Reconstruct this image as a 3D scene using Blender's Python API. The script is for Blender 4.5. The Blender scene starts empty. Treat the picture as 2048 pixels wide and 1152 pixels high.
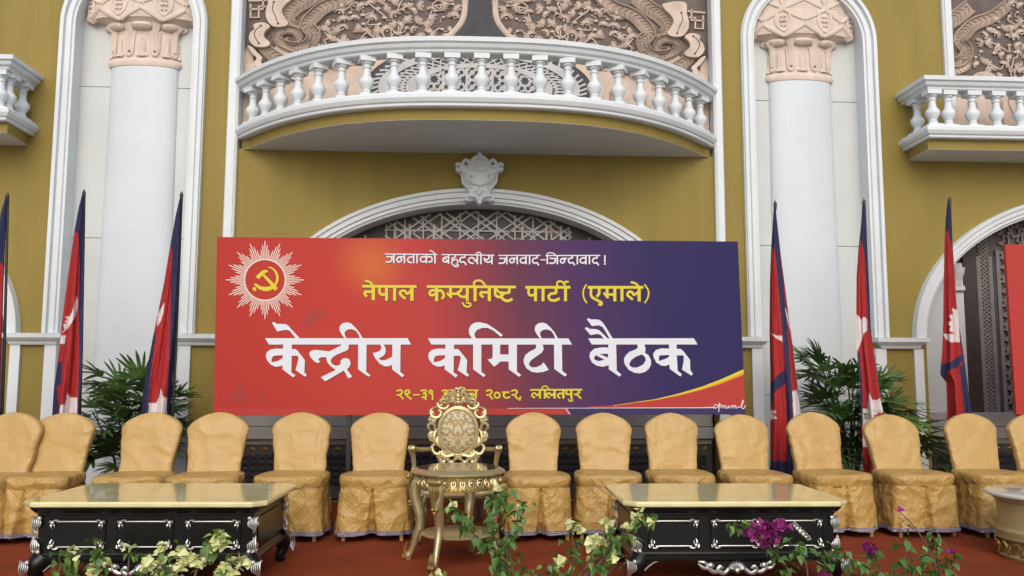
import bpy, bmesh, math, random
from mathutils import Vector, Matrix, noise
from mathutils.geometry import tessellate_polygon
PI = math.pi
R_ = math.radians
scene = bpy.context.scene
COL = scene.collection

# ------------------------------------------------------------------ camera, sky, sun, exposure
CAM = Vector((0.0, -8.9, 1.27))
FPX = 1700.0                                   # focal length in photo pixels (2048 wide)
_p, _y, _r = R_(6.0028), R_(3.0909), R_(0.1612)
FWD = Vector((math.sin(_y) * math.cos(_p), math.cos(_y) * math.cos(_p), math.sin(_p)))
_rt = Vector((math.cos(_y), -math.sin(_y), 0))
_up = _rt.cross(FWD)
RIGHT = math.cos(_r) * _rt + math.sin(_r) * _up
UP = -math.sin(_r) * _rt + math.cos(_r) * _up
cd = bpy.data.cameras.new('camera')
cam = bpy.data.objects.new('camera', cd)
COL.objects.link(cam)
cd.sensor_width = 36.0
cd.lens = FPX / 2048.0 * 36.0
cd.clip_start = 0.05
cd.clip_end = 2000
M4 = Matrix((RIGHT, UP, -FWD)).transposed().to_4x4()
M4.translation = CAM
cam.matrix_world = M4
scene.camera = cam

SUN_EL, SUN_AZ = R_(36), R_(182)               # azimuth clockwise from +Y: behind the camera, a little left
world = bpy.data.worlds.new('World')
scene.world = world
world.use_nodes = True
wn = world.node_tree
bg = wn.nodes['Background']
sky = wn.nodes.new('ShaderNodeTexSky')
sky.sky_type = 'NISHITA'
sky.sun_disc = False
sky.sun_elevation = SUN_EL
sky.sun_rotation = SUN_AZ
sky.air_density = 1.0
sky.dust_density = 3.0
sky.ozone_density = 1.0
wn.links.new(sky.outputs[0], bg.inputs[0])
bg.inputs[1].default_value = 0.145
sd = bpy.data.lights.new('sun', 'SUN')
sd.energy = 0.85
sd.angle = R_(60)
sd.color = (1.0, 0.975, 0.94)
sun = bpy.data.objects.new('sun', sd)
COL.objects.link(sun)
sdir = Vector((math.sin(SUN_AZ) * math.cos(SUN_EL), math.cos(SUN_AZ) * math.cos(SUN_EL), math.sin(SUN_EL)))
sun.rotation_euler = sdir.to_track_quat('Z', 'Y').to_euler()
sun.location = (0, -20, 20)
scene.view_settings.view_transform = 'Standard'
scene.view_settings.look = 'None'
scene.view_settings.exposure = 0.22
scene.view_settings.gamma = 1.0
scene.view_settings.use_curve_mapping = False
scene.cycles.max_bounces = 6

# ------------------------------------------------------------------ helpers
def at(px, py, Y):
    """photo pixel -> point on the vertical plane at depth Y"""
    d = (px - 1024) / FPX * RIGHT + (576 - py) / FPX * UP + FWD
    return CAM + d * ((Y - CAM.y) / d.y)

def atz(px, py, Z):
    d = (px - 1024) / FPX * RIGHT + (576 - py) / FPX * UP + FWD
    return CAM + d * ((Z - CAM.z) / d.z)

def link(name, me, parent=None, loc=None):
    o = bpy.data.objects.new(name, me)
    COL.objects.link(o)
    if parent is not None:
        o.parent = parent
    if loc is not None:
        o.location = loc
    return o

def thing(name, label, cat, loc=(0, 0, 0), rz=0.0, group=None):
    o = link(name, None, None, loc)
    o.empty_display_size = 0.2
    o.rotation_euler = (0, 0, rz)
    o['label'] = label
    o['category'] = cat
    if group:
        o['group'] = group
    return o

def catmull(pts, n=6, closed=False):
    P = [Vector(p) for p in pts]
    m = len(P)
    if m < 3:
        return P
    out = []
    rng = range(m) if closed else range(m - 1)
    for i in rng:
        p1, p2 = P[i], P[(i + 1) % m]
        p0 = P[i - 1] if (closed or i > 0) else p1 * 2 - p2
        p3 = P[(i + 2) % m] if (closed or i + 2 < m) else p2 * 2 - p1
        for k in range(n):
            t = k / n
            out.append(0.5 * ((2 * p1) + (p2 - p0) * t + (2 * p0 - 5 * p1 + 4 * p2 - p3) * t * t + (3 * p1 - p0 - 3 * p2 + p3) * t ** 3))
    if not closed:
        out.append(P[-1])
    return out

class MB:
    def __init__(s):
        s.v = []; s.f = []; s.m = []; s.cur = 0
    def add(s, vs, fs):
        b = len(s.v)
        s.v.extend([tuple(v) for v in vs])
        for f in fs:
            s.f.append(tuple(b + i for i in f)); s.m.append(s.cur)
        return s
    def box(s, x0, x1, y0, y1, z0, z1, bev=0.0):
        if bev <= 0:
            vs = [(x, y, z) for z in (z0, z1) for y in (y0, y1) for x in (x0, x1)]
            s.add(vs, [(0, 2, 3, 1), (4, 5, 7, 6), (0, 1, 5, 4), (2, 6, 7, 3), (0, 4, 6, 2), (1, 3, 7, 5)])
        else:
            b = bev
            ring = lambda e, z: [(x0 + e, y0 + b, z), (x0 + b, y0 + e, z), (x1 - b, y0 + e, z), (x1 - e, y0 + b, z),
                                 (x1 - e, y1 - b, z), (x1 - b, y1 - e, z), (x0 + b, y1 - e, z), (x0 + e, y1 - b, z)]
            rs = [[(x0 + b, y0 + b, z0), (x0 + b, y0 + b, z0), (x1 - b, y0 + b, z0), (x1 - b, y0 + b, z0), (x1 - b, y1 - b, z0), (x1 - b, y1 - b, z0), (x0 + b, y1 - b, z0), (x0 + b, y1 - b, z0)],
                  ring(0, z0 + b), ring(0, z1 - b)]
            rs.append([(p[0], p[1], z1) for p in rs[0]])
            s.loft(rs, True, True, True)
        return s
    def loft(s, rings, closed=True, cap0=False, cap1=False):
        n = len(rings[0]); b = len(s.v)
        for r in rings:
            s.v.extend([tuple(p) for p in r])
        for i in range(len(rings) - 1):
            for j in range(n if closed else n - 1):
                k = (j + 1) % n
                s.f.append((b + i * n + j, b + i * n + k, b + (i + 1) * n + k, b + (i + 1) * n + j)); s.m.append(s.cur)
        if cap0:
            s.f.append(tuple(b + j for j in reversed(range(n)))); s.m.append(s.cur)
        if cap1:
            s.f.append(tuple(b + (len(rings) - 1) * n + j for j in range(n))); s.m.append(s.cur)
        return s
    def tube(s, path, r, seg=6, closed=False, flat=None, axis=None):
        """sweep a circle along path; flat=(axis vector, factor) squashes it along axis"""
        P = [Vector(p) for p in path]
        n = len(P)
        if n < 2:
            return s
        rr = list(r) if isinstance(r, (list, tuple)) else [r] * n
        if len(rr) != n:
            a = rr; rr = []
            for i in range(n):
                t = i / (n - 1) * (len(a) - 1); k = min(int(t), len(a) - 2)
                rr.append(a[k] + (a[k + 1] - a[k]) * (t - k))
        rings = []
        nrm = None
        for i in range(n):
            t = (P[(i + 1) % n] - P[i - 1]) if closed else (P[min(i + 1, n - 1)] - P[max(i - 1, 0)])
            if t.length < 1e-9:
                t = Vector((0, 0, 1))
            t.normalize()
            if nrm is None:
                ref = Vector(axis) if axis is not None else (Vector((0, 1, 0)) if abs(t.y) < 0.9 else Vector((1, 0, 0)))
                nrm = ref - t * ref.dot(t)
            else:
                nrm = (Vector(axis) if axis is not None else nrm)
                nrm = nrm - t * nrm.dot(t)
            if nrm.length < 1e-6:
                nrm = t.orthogonal()
            nrm.normalize()
            bn = t.cross(nrm)
            fl = flat if flat is not None else 1.0
            rings.append([P[i] + (nrm * math.cos(a) * fl + bn * math.sin(a)) * rr[i] for a in [2 * PI * k / seg for k in range(seg)]])
        if closed:
            rings.append(rings[0])
        s.loft(rings, True, not closed, not closed)
        return s
    def lathe(s, prof, c=(0, 0, 0), seg=24, a0=0.0, a1=2 * PI, sx=1.0, sy=1.0):
        full = abs(a1 - a0 - 2 * PI) < 1e-6
        n = seg if full else seg + 1
        rings = []
        for r, z in prof:
            rings.append([(c[0] + sx * r * math.cos(a0 + (a1 - a0) * k / seg), c[1] + sy * r * math.sin(a0 + (a1 - a0) * k / seg), c[2] + z) for k in range(n)])
        s.loft(rings, full, full and prof[0][0] > 1e-6, full and prof[-1][0] > 1e-6)
        return s
    def prism(s, poly, y0, y1, holes=()):
        """polygon in XZ (list of (x,z)), from depth y0 (front) to y1 (back)"""
        loops = [list(poly)] + [list(h) for h in holes]
        vl = [[Vector((p[0], p[1], 0)) for p in L] for L in loops]
        flat = [p for L in loops for p in L]
        tris = tessellate_polygon(vl)
        n = len(flat); b = len(s.v)
        s.v.extend([(p[0], y0, p[1]) for p in flat]); s.v.extend([(p[0], y1, p[1]) for p in flat])
        for t in tris:
            a, bb, c = (flat[i] for i in t)
            cr = (bb[0] - a[0]) * (c[1] - a[1]) - (bb[1] - a[1]) * (c[0] - a[0])
            t = tuple(t) if cr > 0 else tuple(reversed(t))
            s.f.append(tuple(b + i for i in t)); s.m.append(s.cur)
            s.f.append(tuple(b + n + i for i in reversed(t))); s.m.append(s.cur)
        o = 0
        for li, L in enumerate(loops):
            m = len(L)
            area = sum(L[i][0] * L[(i + 1) % m][1] - L[(i + 1) % m][0] * L[i][1] for i in range(m))
            ccw = (area > 0) == (li == 0)
            for i in range(m):
                j = (i + 1) % m
                q = (b + o + i, b + n + o + i, b + n + o + j, b + o + j)
                s.f.append(q if ccw else tuple(reversed(q))); s.m.append(s.cur)
            o += m
        return s
    def ball(s, c, r, seg=8, rings=5, sx=1, sy=1, sz=1):
        pr = []
        for i in range(1, rings):
            a = PI * i / rings - PI / 2
            pr.append([(c[0] + r * sx * math.cos(a) * math.cos(2 * PI * k / seg), c[1] + r * sy * math.cos(a) * math.sin(2 * PI * k / seg), c[2] + r * sz * math.sin(a)) for k in range(seg)])
        s.loft(pr, True, True, True)
        return s
    def build(s, name, mat, parent=None, smooth=False, loc=None, kind=None, sharp=40):
        me = bpy.data.meshes.new(name)
        me.from_pydata(s.v, [], s.f)
        mats = mat if isinstance(mat, (list, tuple)) else [mat]
        for m in mats:
            me.materials.append(m)
        if len(mats) > 1:
            me.polygons.foreach_set('material_index', s.m)
        if smooth:
            me.polygons.foreach_set('use_smooth', [True] * len(me.polygons))
            try:
                me.set_sharp_from_angle(angle=R_(sharp))
            except Exception:
                pass
        me.update()
        o = link(name, me, parent, loc)
        if kind:
            o['kind'] = kind
        return o

def sweep_xz(mb, path, norms, prof, closed=False):
    """moulding: prof is a list of (offset along normal, protrusion towards viewer)"""
    rings = []
    for p, n in zip(path, norms):
        rings.append([(p[0] + n[0] * o, -d, p[1] + n[1] * o) for o, d in prof])
    mb.loft(rings, False)
    return mb

# ------------------------------------------------------------------ materials
def mat(name, color, rough=0.6, metal=0.0, var=0.12, scale=6.0, bump=0.0, bscale=40.0, coat=0.0, stretch=(1, 1, 1), dirt=None, dscale=1.5, sheen=0.0, detail=4.0, spec=0.5):
    m = bpy.data.materials.new(name)
    m.use_nodes = True
    nt = m.node_tree
    N, L = nt.nodes, nt.links
    b = N['Principled BSDF']
    b.inputs['Roughness'].default_value = rough
    b.inputs['Metallic'].default_value = metal
    b.inputs['Coat Weight'].default_value = coat
    b.inputs['Specular IOR Level'].default_value = spec
    if sheen:
        b.inputs['Sheen Weight'].default_value = sheen
    tc = N.new('ShaderNodeTexCoord')
    mp = N.new('ShaderNodeMapping')
    mp.inputs['Scale'].default_value = stretch
    L.new(tc.outputs['Object'], mp.inputs[0])
    nz = N.new('ShaderNodeTexNoise')
    nz.inputs['Scale'].default_value = scale
    nz.inputs['Detail'].default_value = detail
    L.new(mp.outputs[0], nz.inputs['Vector'])
    mr = N.new('ShaderNodeMapRange')
    mr.inputs[1].default_value = 0.3; mr.inputs[2].default_value = 0.7
    mr.inputs[3].default_value = 1 - var; mr.inputs[4].default_value = 1 + var
    L.new(nz.outputs[0], mr.inputs[0])
    mx = N.new('ShaderNodeMix')
    mx.data_type = 'RGBA'; mx.blend_type = 'MULTIPLY'
    mx.inputs[0].default_value = 1.0
    mx.inputs[6].default_value = (*color, 1)
    L.new(mr.outputs[0], mx.inputs[7])
    out = mx.outputs[2]
    if dirt:
        n2 = N.new('ShaderNodeTexNoise')
        n2.inputs['Scale'].default_value = dscale
        n2.inputs['Detail'].default_value = 8
        n2.inputs['Roughness'].default_value = 0.65
        L.new(tc.outputs['Object'], n2.inputs['Vector'])
        r2 = N.new('ShaderNodeMapRange')
        r2.inputs[1].default_value = 0.52; r2.inputs[2].default_value = 0.75
        r2.inputs[4].default_value = dirt[3]
        L.new(n2.outputs[0], r2.inputs[0])
        m2 = N.new('ShaderNodeMix'); m2.data_type = 'RGBA'
        L.new(r2.outputs[0], m2.inputs[0])
        L.new(out, m2.inputs[6])
        m2.inputs[7].default_value = (*dirt[:3], 1)
        out = m2.outputs[2]
    L.new(out, b.inputs['Base Color'])
    if bump:
        n3 = N.new('ShaderNodeTexNoise')
        n3.inputs['Scale'].default_value = bscale
        n3.inputs['Detail'].default_value = 3
        L.new(mp.outputs[0], n3.inputs['Vector'])
        bp = N.new('ShaderNodeBump')
        bp.inputs['Strength'].default_value = bump
        bp.inputs['Distance'].default_value = 0.01
        L.new(n3.outputs[0], bp.inputs['Height'])
        L.new(bp.outputs[0], b.inputs['Normal'])
    return m

M = {}
M['ochre'] = mat('ochre_paint', (0.248, 0.184, 0.033), 0.7, var=0.07, scale=2.2, stretch=(2.2, 2.2, 0.22), bump=0.12, bscale=60, dirt=(0.205, 0.155, 0.036, 0.55), dscale=0.8)
M['white'] = mat('white_paint', (0.645, 0.69, 0.715), 0.55, var=0.03, scale=3, bump=0.06, bscale=70, dirt=(0.55, 0.56, 0.53, 0.35), dscale=2.2)
M['marble_wall'] = mat('pale_marble_slab', (0.51, 0.54, 0.54), 0.45, var=0.05, scale=2.0, dirt=(0.48, 0.48, 0.44, 0.5), dscale=1.3)
M['shaft'] = mat('white_column_paint', (0.57, 0.62, 0.66), 0.5, var=0.025, scale=2, dirt=(0.60, 0.60, 0.57, 0.35), dscale=1.7)
M['pink'] = mat('pink_sandstone', (0.64, 0.53, 0.455), 0.8, var=0.08, scale=9, bump=0.25, bscale=90)
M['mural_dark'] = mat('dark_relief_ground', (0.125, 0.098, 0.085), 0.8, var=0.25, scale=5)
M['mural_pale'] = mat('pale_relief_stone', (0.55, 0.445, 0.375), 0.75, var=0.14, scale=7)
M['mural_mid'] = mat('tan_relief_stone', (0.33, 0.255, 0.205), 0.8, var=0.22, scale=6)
M['slate'] = mat('dark_slate_paint', (0.045, 0.046, 0.055), 0.7, var=0.2, scale=8)
M['strap'] = mat('grey_strapwork', (0.47, 0.465, 0.47), 0.7, var=0.12, scale=8)
M['brown'] = mat('dark_brown_wood', (0.034, 0.023, 0.019), 0.55, var=0.25, scale=12)
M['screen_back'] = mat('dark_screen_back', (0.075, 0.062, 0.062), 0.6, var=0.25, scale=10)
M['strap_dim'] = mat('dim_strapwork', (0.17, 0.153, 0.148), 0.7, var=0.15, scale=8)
M['dado'] = mat('dark_dado_tile', (0.052, 0.050, 0.052), 0.4, var=0.25, scale=9)
M['teal'] = mat('green_glass', (0.07, 0.13, 0.10), 0.3, var=0.2)
M['terra'] = mat('terracotta_inlay', (0.20, 0.085, 0.05), 0.5, var=0.2)
M['plum'] = mat('plum_inlay', (0.035, 0.03, 0.05), 0.5, var=0.2)
M['greystone'] = mat('grey_plinth_stone', (0.33, 0.32, 0.31), 0.6, var=0.08, scale=3)
M['gold'] = mat('champagne_gold', (0.52, 0.44, 0.24), 0.33, 0.7, var=0.10, scale=14, bump=0.08, bscale=50)
M['gold_dark'] = mat('antique_gold', (0.42, 0.30, 0.10), 0.36, 0.8, var=0.18, scale=30)
M['gold_top'] = mat('gold_table_lacquer', (0.20, 0.135, 0.05), 0.10, 0.55, var=0.06, scale=8, coat=0.6)
M['silver'] = mat('silver_leaf', (0.62, 0.62, 0.58), 0.32, 0.85, var=0.12, scale=40)
M['lacquer'] = mat('black_lacquer', (0.007, 0.0065, 0.006), 0.25, spec=0.3, var=0.2, scale=10, bump=0.05, bscale=30)
M['table_marble'] = mat('cream_marble', (0.66, 0.60, 0.31), 0.09, var=0.09, scale=7, coat=0.35, dirt=(0.52, 0.46, 0.22, 0.6), dscale=6)
M['white_marble'] = mat('grey_white_marble', (0.55, 0.54, 0.47), 0.12, var=0.08, scale=5, coat=0.3, dirt=(0.4, 0.39, 0.34, 0.4), dscale=5)
M['wicker'] = mat('tan_lacquer', (0.36, 0.285, 0.14), 0.42, 0.1, var=0.10, scale=10)
M['carpet'] = mat('red_carpet', (0.235, 0.048, 0.017), 0.95, var=0.16, scale=3.0, bump=0.5, bscale=260, dirt=(0.175, 0.042, 0.020, 0.7), dscale=1.1, spec=0.12)
M['ground'] = mat('grey_paving', (0.46, 0.45, 0.42), 0.9, var=0.15, scale=2)
M['timber'] = mat('stage_timber', (0.10, 0.06, 0.035), 0.8, var=0.2)
M['leaf'] = mat('bougainvillea_leaf', (0.072, 0.155, 0.030), 0.45, var=0.40, scale=9)
M['leaf_light'] = mat('young_leaf', (0.17, 0.27, 0.05), 0.45, var=0.30, scale=9)
M['bract'] = mat('cream_green_bract', (0.62, 0.64, 0.29), 0.6, var=0.22, scale=14)
M['bract_mg'] = mat('magenta_bract', (0.22, 0.010, 0.13), 0.6, var=0.30, scale=14)
M['bark'] = mat('grey_brown_bark', (0.10, 0.075, 0.055), 0.85, var=0.3, scale=20, bump=0.4)
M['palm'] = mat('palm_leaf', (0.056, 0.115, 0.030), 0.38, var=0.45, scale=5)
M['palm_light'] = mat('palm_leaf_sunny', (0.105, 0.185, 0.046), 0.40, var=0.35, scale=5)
M['cane'] = mat('palm_cane', (0.055, 0.050, 0.028), 0.8, var=0.4, scale=30)
M['pot'] = mat('dark_glazed_pot', (0.028, 0.026, 0.026), 0.3, var=0.2)
M['soil'] = mat('dark_soil', (0.035, 0.025, 0.018), 0.95, var=0.3)
M['pole'] = mat('dark_pole', (0.03, 0.03, 0.035), 0.4, 0.3)
M['chair_leg'] = mat('gold_chair_leg', (0.50, 0.36, 0.12), 0.4, 0.5)
for k in ('leaf', 'leaf_light', 'palm', 'palm_light', 'bract', 'bract_mg'):
    pb = M[k].node_tree.nodes['Principled BSDF']
    pb.inputs['Subsurface Weight'].default_value = 0.12
    pb.inputs['Subsurface Radius'].default_value = (0.01, 0.01, 0.005)
    pb.inputs['Subsurface Scale'].default_value = 0.02
# ------------------------------------------------------------------ ground and stage
g = MB(); g.v = [(-400, -400, -0.55), (400, -400, -0.55), (400, 400, -0.55), (-400, 400, -0.55)]; g.f = [(0, 1, 2, 3)]; g.m = [0]
g.build('ground', M['ground'])['kind'] = 'structure'
g = MB(); g.box(-10.0, 10.0, -3.85, 0.02, -0.02, 0.0)
g.build('stage_carpet', M['carpet'])['kind'] = 'structure'
g = MB(); g.box(-10.0, 10.0, -3.84, 0.02, -0.548, -0.021)
g.build('stage_platform', M['timber'])['kind'] = 'structure'

# ------------------------------------------------------------------ facade
fac = thing('palace_facade', 'ochre and white palace front with carved columns, arched windows and curved balcony', 'building')
BAYS = [(-6.68, 2.16, 1.60), (0.126, 2.29, 1.554), (6.95, 2.16, 1.60)]       # centre, outer half width, rise of each arch
SPR = 1.70
NICHES = [(-3.535, 0.76), (3.755, 0.765)]
NSPR = 4.98
RW = 0.16
def arch_pts(cx, a, b, z0=SPR, n=40):
    return [(cx + a * math.cos(PI - PI * i / n), z0 + b * math.sin(PI * i / n)) for i in range(n + 1)]
holes = []
for cx, a, b in BAYS:
    A = arch_pts(cx, a - RW + .005, b - RW + .005)
    if cx == 0.126: holes.append([(-2.42, 0.0), (-2.42, 1.60), (A[0][0], 1.60)] + A + [(A[-1][0], 1.60), (2.665, 1.60), (2.665, 0.0)])
    else: holes.append([(A[0][0], 0.0)] + A + [(A[-1][0], 0.0)])
for cx, a in NICHES:
    A = arch_pts(cx, a - 0.145, a - 0.145, NSPR, 24)
    holes.append([(A[0][0], 0.01)] + A + [(A[-1][0], 0.01)])
MUR = [(-2.43, 2.68), (5.36, 8.6), (-8.4, -5.05)]
for x0, x1 in MUR:
    holes.append([(x0, 3.66), (x0, 7.9), (x1, 7.9), (x1, 3.66)])
w = MB(); w.prism([(-10, -0.5), (10.5, -0.5), (10.5, 8.6), (-10, 8.6)], 0.0, 0.16, holes)
w.build('wall', M['ochre'], fac)
w = MB()
for x0, x1, z0, z1 in [(-10, 10.5, -0.5, 8.6)]:
    w.box(x0, x1, 0.62, 0.75, z0, z1)
w.build('back_wall', M['brown'], fac)

# niches, their frames and columns
NPROF = [(0.0, -0.169), (0.0, 0.028), (0.022, 0.034), (0.03, 0.052), (0.075, 0.052), (0.083, 0.03), (0.095, 0.03), (0.103, 0.07), (0.138, 0.074), (0.145, 0.05), (0.15, 0.05), (0.15, -0.01)]
CY, SQ = 0.17, 0.34                                                # shallow half columns against the slabs
def column(cx):
    c = MB()
    prof = [(0.47, 0.02), (0.47, 0.16), (0.43, 0.20), (0.43, 0.24), (0.395, 0.28)]
    prof += [(0.385 - 0.033 * t / 10, 0.30 + 4.28 * t / 10) for t in range(11)]
    c.lathe(prof, (cx, CY, 0), 56, sy=SQ)
    col = c.build('column', M['shaft'], fac, True)
    c = MB()
    c.lathe([(0.345, 4.558), (0.370, 4.563), (0.386, 4.582), (0.390, 4.602), (0.386, 4.625), (0.370, 4.645), (0.33, 4.652)], (cx, CY, 0), 56, sy=SQ)
    c.build('collar', M['pink'], col, True)
    c = MB()                                                       # bell of the capital
    c.lathe([(0.325, 4.65), (0.33, 4.77), (0.335, 4.92), (0.36, 4.99), (0.43, 5.035), (0.55, 5.06), (0.60, 5.068), (0.607, 5.082), (0.607, 5.50), (0.57, 5.75), (0.56, 5.95)], (cx, CY, 0), 64, sy=SQ)
    c.build('capital', M['pink'], col, True)
    Zq = lambda z: 4.662 + (z - 4.69) * 0.76
    for k in range(16):                                            # upright tongues round the bell
        a = 2 * PI * k / 16
        if math.sin(a) > 0.45: continue
        c = MB()
        P = lambda s, z, r=0.346: (cx + r * math.cos(a + s), CY + SQ * r * math.sin(a + s), Zq(z))
        if k % 2 == 0:
            c.tube(catmull([P(-.165, 4.70), P(-.07, 4.735), P(-.05, 4.80), P(-.045, 4.92), P(0, 4.965), P(.045, 4.92), P(.05, 4.80), P(.07, 4.735), P(.165, 4.70)], 5), 0.016, 6)
            c.tube([P(0, 4.69), P(0, 4.74), P(0, 4.80), P(0, 4.93)], [0.036, 0.022, 0.014, 0.012], 6)
        else:
            c.tube(catmull([P(-.15, 5.06), P(-.115, 4.95), P(-.105, 4.80), P(-.06, 4.725), P(0, 4.71), P(.06, 4.725), P(.105, 4.80), P(.115, 4.95), P(.15, 5.06)], 5), 0.018, 6)
            c.tube([P(0, 4.77), P(0, 4.92), P(0, 5.06), P(0, 5.16, .40)], [0.028, 0.028, 0.040, 0.055], 6)
        c.build('tongue_relief', M['pink'], col, True)
    for k in range(8):                                             # cushions between the ribs
        a = 2 * PI * k / 8
        if math.sin(a) > 0.5: continue
        c = MB()
        r = 0.375
        ring = []
        for j in range(-6, 7):
            ang = a + 0.275 * j / 6
            sc = (max(0.02, 1 - (j / 6.2) ** 4)) ** .5
            ring.append([(cx + (r + 0.070 * sc * math.cos(t)) * math.cos(ang), CY + (SQ * r + 0.070 * sc * math.cos(t)) * math.sin(ang), 4.995 + 0.046 * sc * math.sin(t)) for t in [2 * PI * q / 10 for q in range(10)]])
        c.loft(ring, True, True, True)
        c.build('cushion', M['pink'], col, True)
    c = MB()                                                       # star bands and fruit on the block above
    def on_block(a, z, e=0.0):
        z = 5.07 + (z - 4.972) * 1.35
        r = .607 if z >= 5.07 else .607 + (z - 5.07) * 2.5
        r += e
        return (cx + r * math.cos(a), CY + SQ * r * math.sin(a), z)
    def panel(pts, e0=.014):
        """raised flat plate on the block, pts (angle, z) counter-clockwise"""
        o = [on_block(p[0], p[1], e0) for p in pts]; i_ = [on_block(p[0], p[1], -.01) for p in pts]
        c.loft([i_, o], True, False, True)
    for k in range(8):
        a = 2 * PI * k / 8
        h = PI / 8
        if math.sin(a) > 0.55: continue
        for sg in (-1, 1):
            L = [on_block(a + sg * h, 4.955, .012), on_block(a + sg * h * .62, 4.985, .012), on_block(a + sg * h * .3, 5.018, .012), on_block(a, 5.05, .014)]
            c.tube(L, [0.030, 0.030, 0.030, 0.024], 8, flat=0.55)
            L = [on_block(a + sg * h, 5.18, .012), on_block(a + sg * h * .6, 5.135, .012), on_block(a + sg * h * .25, 5.105, .012), on_block(a, 5.09, .012)]
            c.tube(L, [0.026, 0.024, 0.022, 0.022], 8, flat=0.55)
            c.tube([on_block(a + sg * h, 4.985, .012), on_block(a + sg * h * .72, 5.03, .012), on_block(a + sg * h * .62, 5.09, .012), on_block(a + sg * h * .75, 5.15, .012)], 0.017, 6, flat=0.6)
            for zz, rr in ((5.035, .017), (5.075, .022), (5.11, .018)):
                c.ball(on_block(a + sg * (h - .035), zz, .010), rr, 8, 6)
            c.ball(on_block(a + sg * (h - .09), 5.03, .006), .014, 7, 5)
            c.tube(catmull([on_block(a, 5.055, .012), on_block(a + sg * .035, 5.075, .014), on_block(a + sg * .03, 5.10, .014), on_block(a + sg * .008, 5.095, .012)], 4), .009, 6)
        for sg in (-1, 1):                                        # second tier: closes a dotted lozenge over each peak
            c.tube([on_block(a + sg * h, 5.185, .012), on_block(a + sg * h * .55, 5.215, .012), on_block(a, 5.262, .014)], [.026, .022, .022], 8, flat=.55)
            c.tube(catmull([on_block(a, 5.275, .012), on_block(a + sg * .05, 5.30, .014), on_block(a + sg * .10, 5.285, .014), on_block(a + sg * .12, 5.25, .012), on_block(a + sg * .09, 5.245, .012)], 4), .011, 6)
            c.tube(catmull([on_block(a + sg * h, 5.20, .012), on_block(a + sg * (h - .04), 5.245, .014), on_block(a + sg * (h - .10), 5.30, .012)], 4), .012, 6)
        for i in range(9):
            for j in range(5):
                if abs(i - 4) * .8 + abs(j - 2) * 1.5 > 3.4: continue
                c.ball(on_block(a + .034 * (i - 4) + .017 * (j % 2), 5.150 + .022 * j, .0), 0.0075, 5, 4)
        for i in range(7):
            for j in range(4):
                if abs(i - 3) * .9 + j > 4.2: continue
                c.ball(on_block(a + .034 * (i - 3) + .017 * (j % 2), 4.972 + .016 * j, .0), 0.0065, 5, 4)
    c.build('star_relief', M['pink'], col, True)
    return col

for cx, hw in NICHES:
    n = MB(); n.box(cx - hw - .05, cx + hw + .05, 0.19, 0.22, 0.0, 6.0)
    niche = n.build('niche', M['marble_wall'], fac)
    for z0, z1 in ((0.02, 1.085), (1.09, 2.715), (2.72, 4.355), (4.36, 5.9)):
        s = MB(); s.box(cx - hw + .0, cx + hw - .0, 0.17, 0.1885, z0, z1, 0.003)
        s.build('marble_slab', M['marble_wall'], niche)
    path = [(cx - hw + .15, SPR + .005)] + arch_pts(cx, hw - .15, hw - .15, NSPR, 32) + [(cx + hw - .15, SPR + .005)]
    nrm = [(-1, 0)] + [((p[0] - cx) / (hw - .15), (p[1] - NSPR) / (hw - .15)) for p in path[1:-1]] + [(1, 0)]
    s = MB(); sweep_xz(s, path, nrm, NPROF)
    s.build('niche_frame', M['white'], niche, True, sharp=30)
    for sg in (-1, 1):                                             # reveal below the frame and flat strip
        xi = cx + sg * (hw - .15)
        s = MB(); s.box(min(xi, xi + sg * .115), max(xi, xi + sg * .115), -0.035, 0.165, 0.0, 1.585)
        s.build('pilaster_strip', M['white'], niche)
column(-3.475); column(3.715)

# imposts: cap mouldings between arch and niche
def impost(x0, x1, name='impost'):
    s = MB()
    rs = []
    for d, z in ((0.045, 1.585), (0.055, 1.60), (0.06, 1.615), (0.085, 1.635), (0.095, 1.645), (0.095, 1.652), (0.115, 1.655), (0.12, 1.70)):
        e = d - 0.045
        rs.append([(x0 - e, -d, z), (x1 + e, -d, z), (x1 + e, 0.15, z), (x0 - e, 0.15, z)])
    s.loft(rs, True, True, True)
    s.build(name, M['white'], fac, False)
for x0, x1 in ((-4.60, -4.145), (-2.935, -2.10), (2.34, 3.125), (4.43, 4.85)):
    impost(x0, x1)
for x0, x1 in ((-4.60, -4.50), (4.79, 4.89), (-2.53, -2.421), (2.666, 2.77)):
    s = MB(); s.box(x0, x1, -0.035, 0.12, 0.0, 1.584)
    s.build('pilaster_strip', M['white'], fac)

# arch mouldings of the window bays
APROF = [(-0.0, -0.26), (0.0, 0.02), (0.02, 0.03), (0.028, 0.045), (0.06, 0.045), (0.068, 0.066), (0.115, 0.07), (0.122, 0.09), (0.155, 0.095), (0.16, 0.08), (0.16, -0.01)]
for cx, a, b in BAYS:
    path = arch_pts(cx, a - RW, b - RW, SPR + .002, 64)
    nr = []
    for x, z in path:
        v = Vector(((x - cx) / (a - RW) ** 2, (z - SPR) / (b - RW) ** 2)); v.normalize(); nr.append((v.x, v.y))
    s = MB(); sweep_xz(s, path, nr, APROF)
    s.build('arch_moulding', M['white'], fac, True, sharp=30)

# tall white strips bounding the bays
for x0, x1 in ((-2.53, -2.415), (2.668, 2.77), (5.29, 5.40), (-5.06, -4.96)):
    s = MB(); s.box(x0, x1, -0.05, 0.13, 1.702 if abs(x0) < 4 else 4.2, 8.0, 0.012)
    s.box(x0 + (.022 if x0 > 0 else .045), x1 - (.045 if x0 > 0 else .022), -0.062, -0.051, 1.71 if abs(x0) < 4 else 4.2, 8.0)
    s.build('bay_strip', M['white'], fac)

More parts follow.
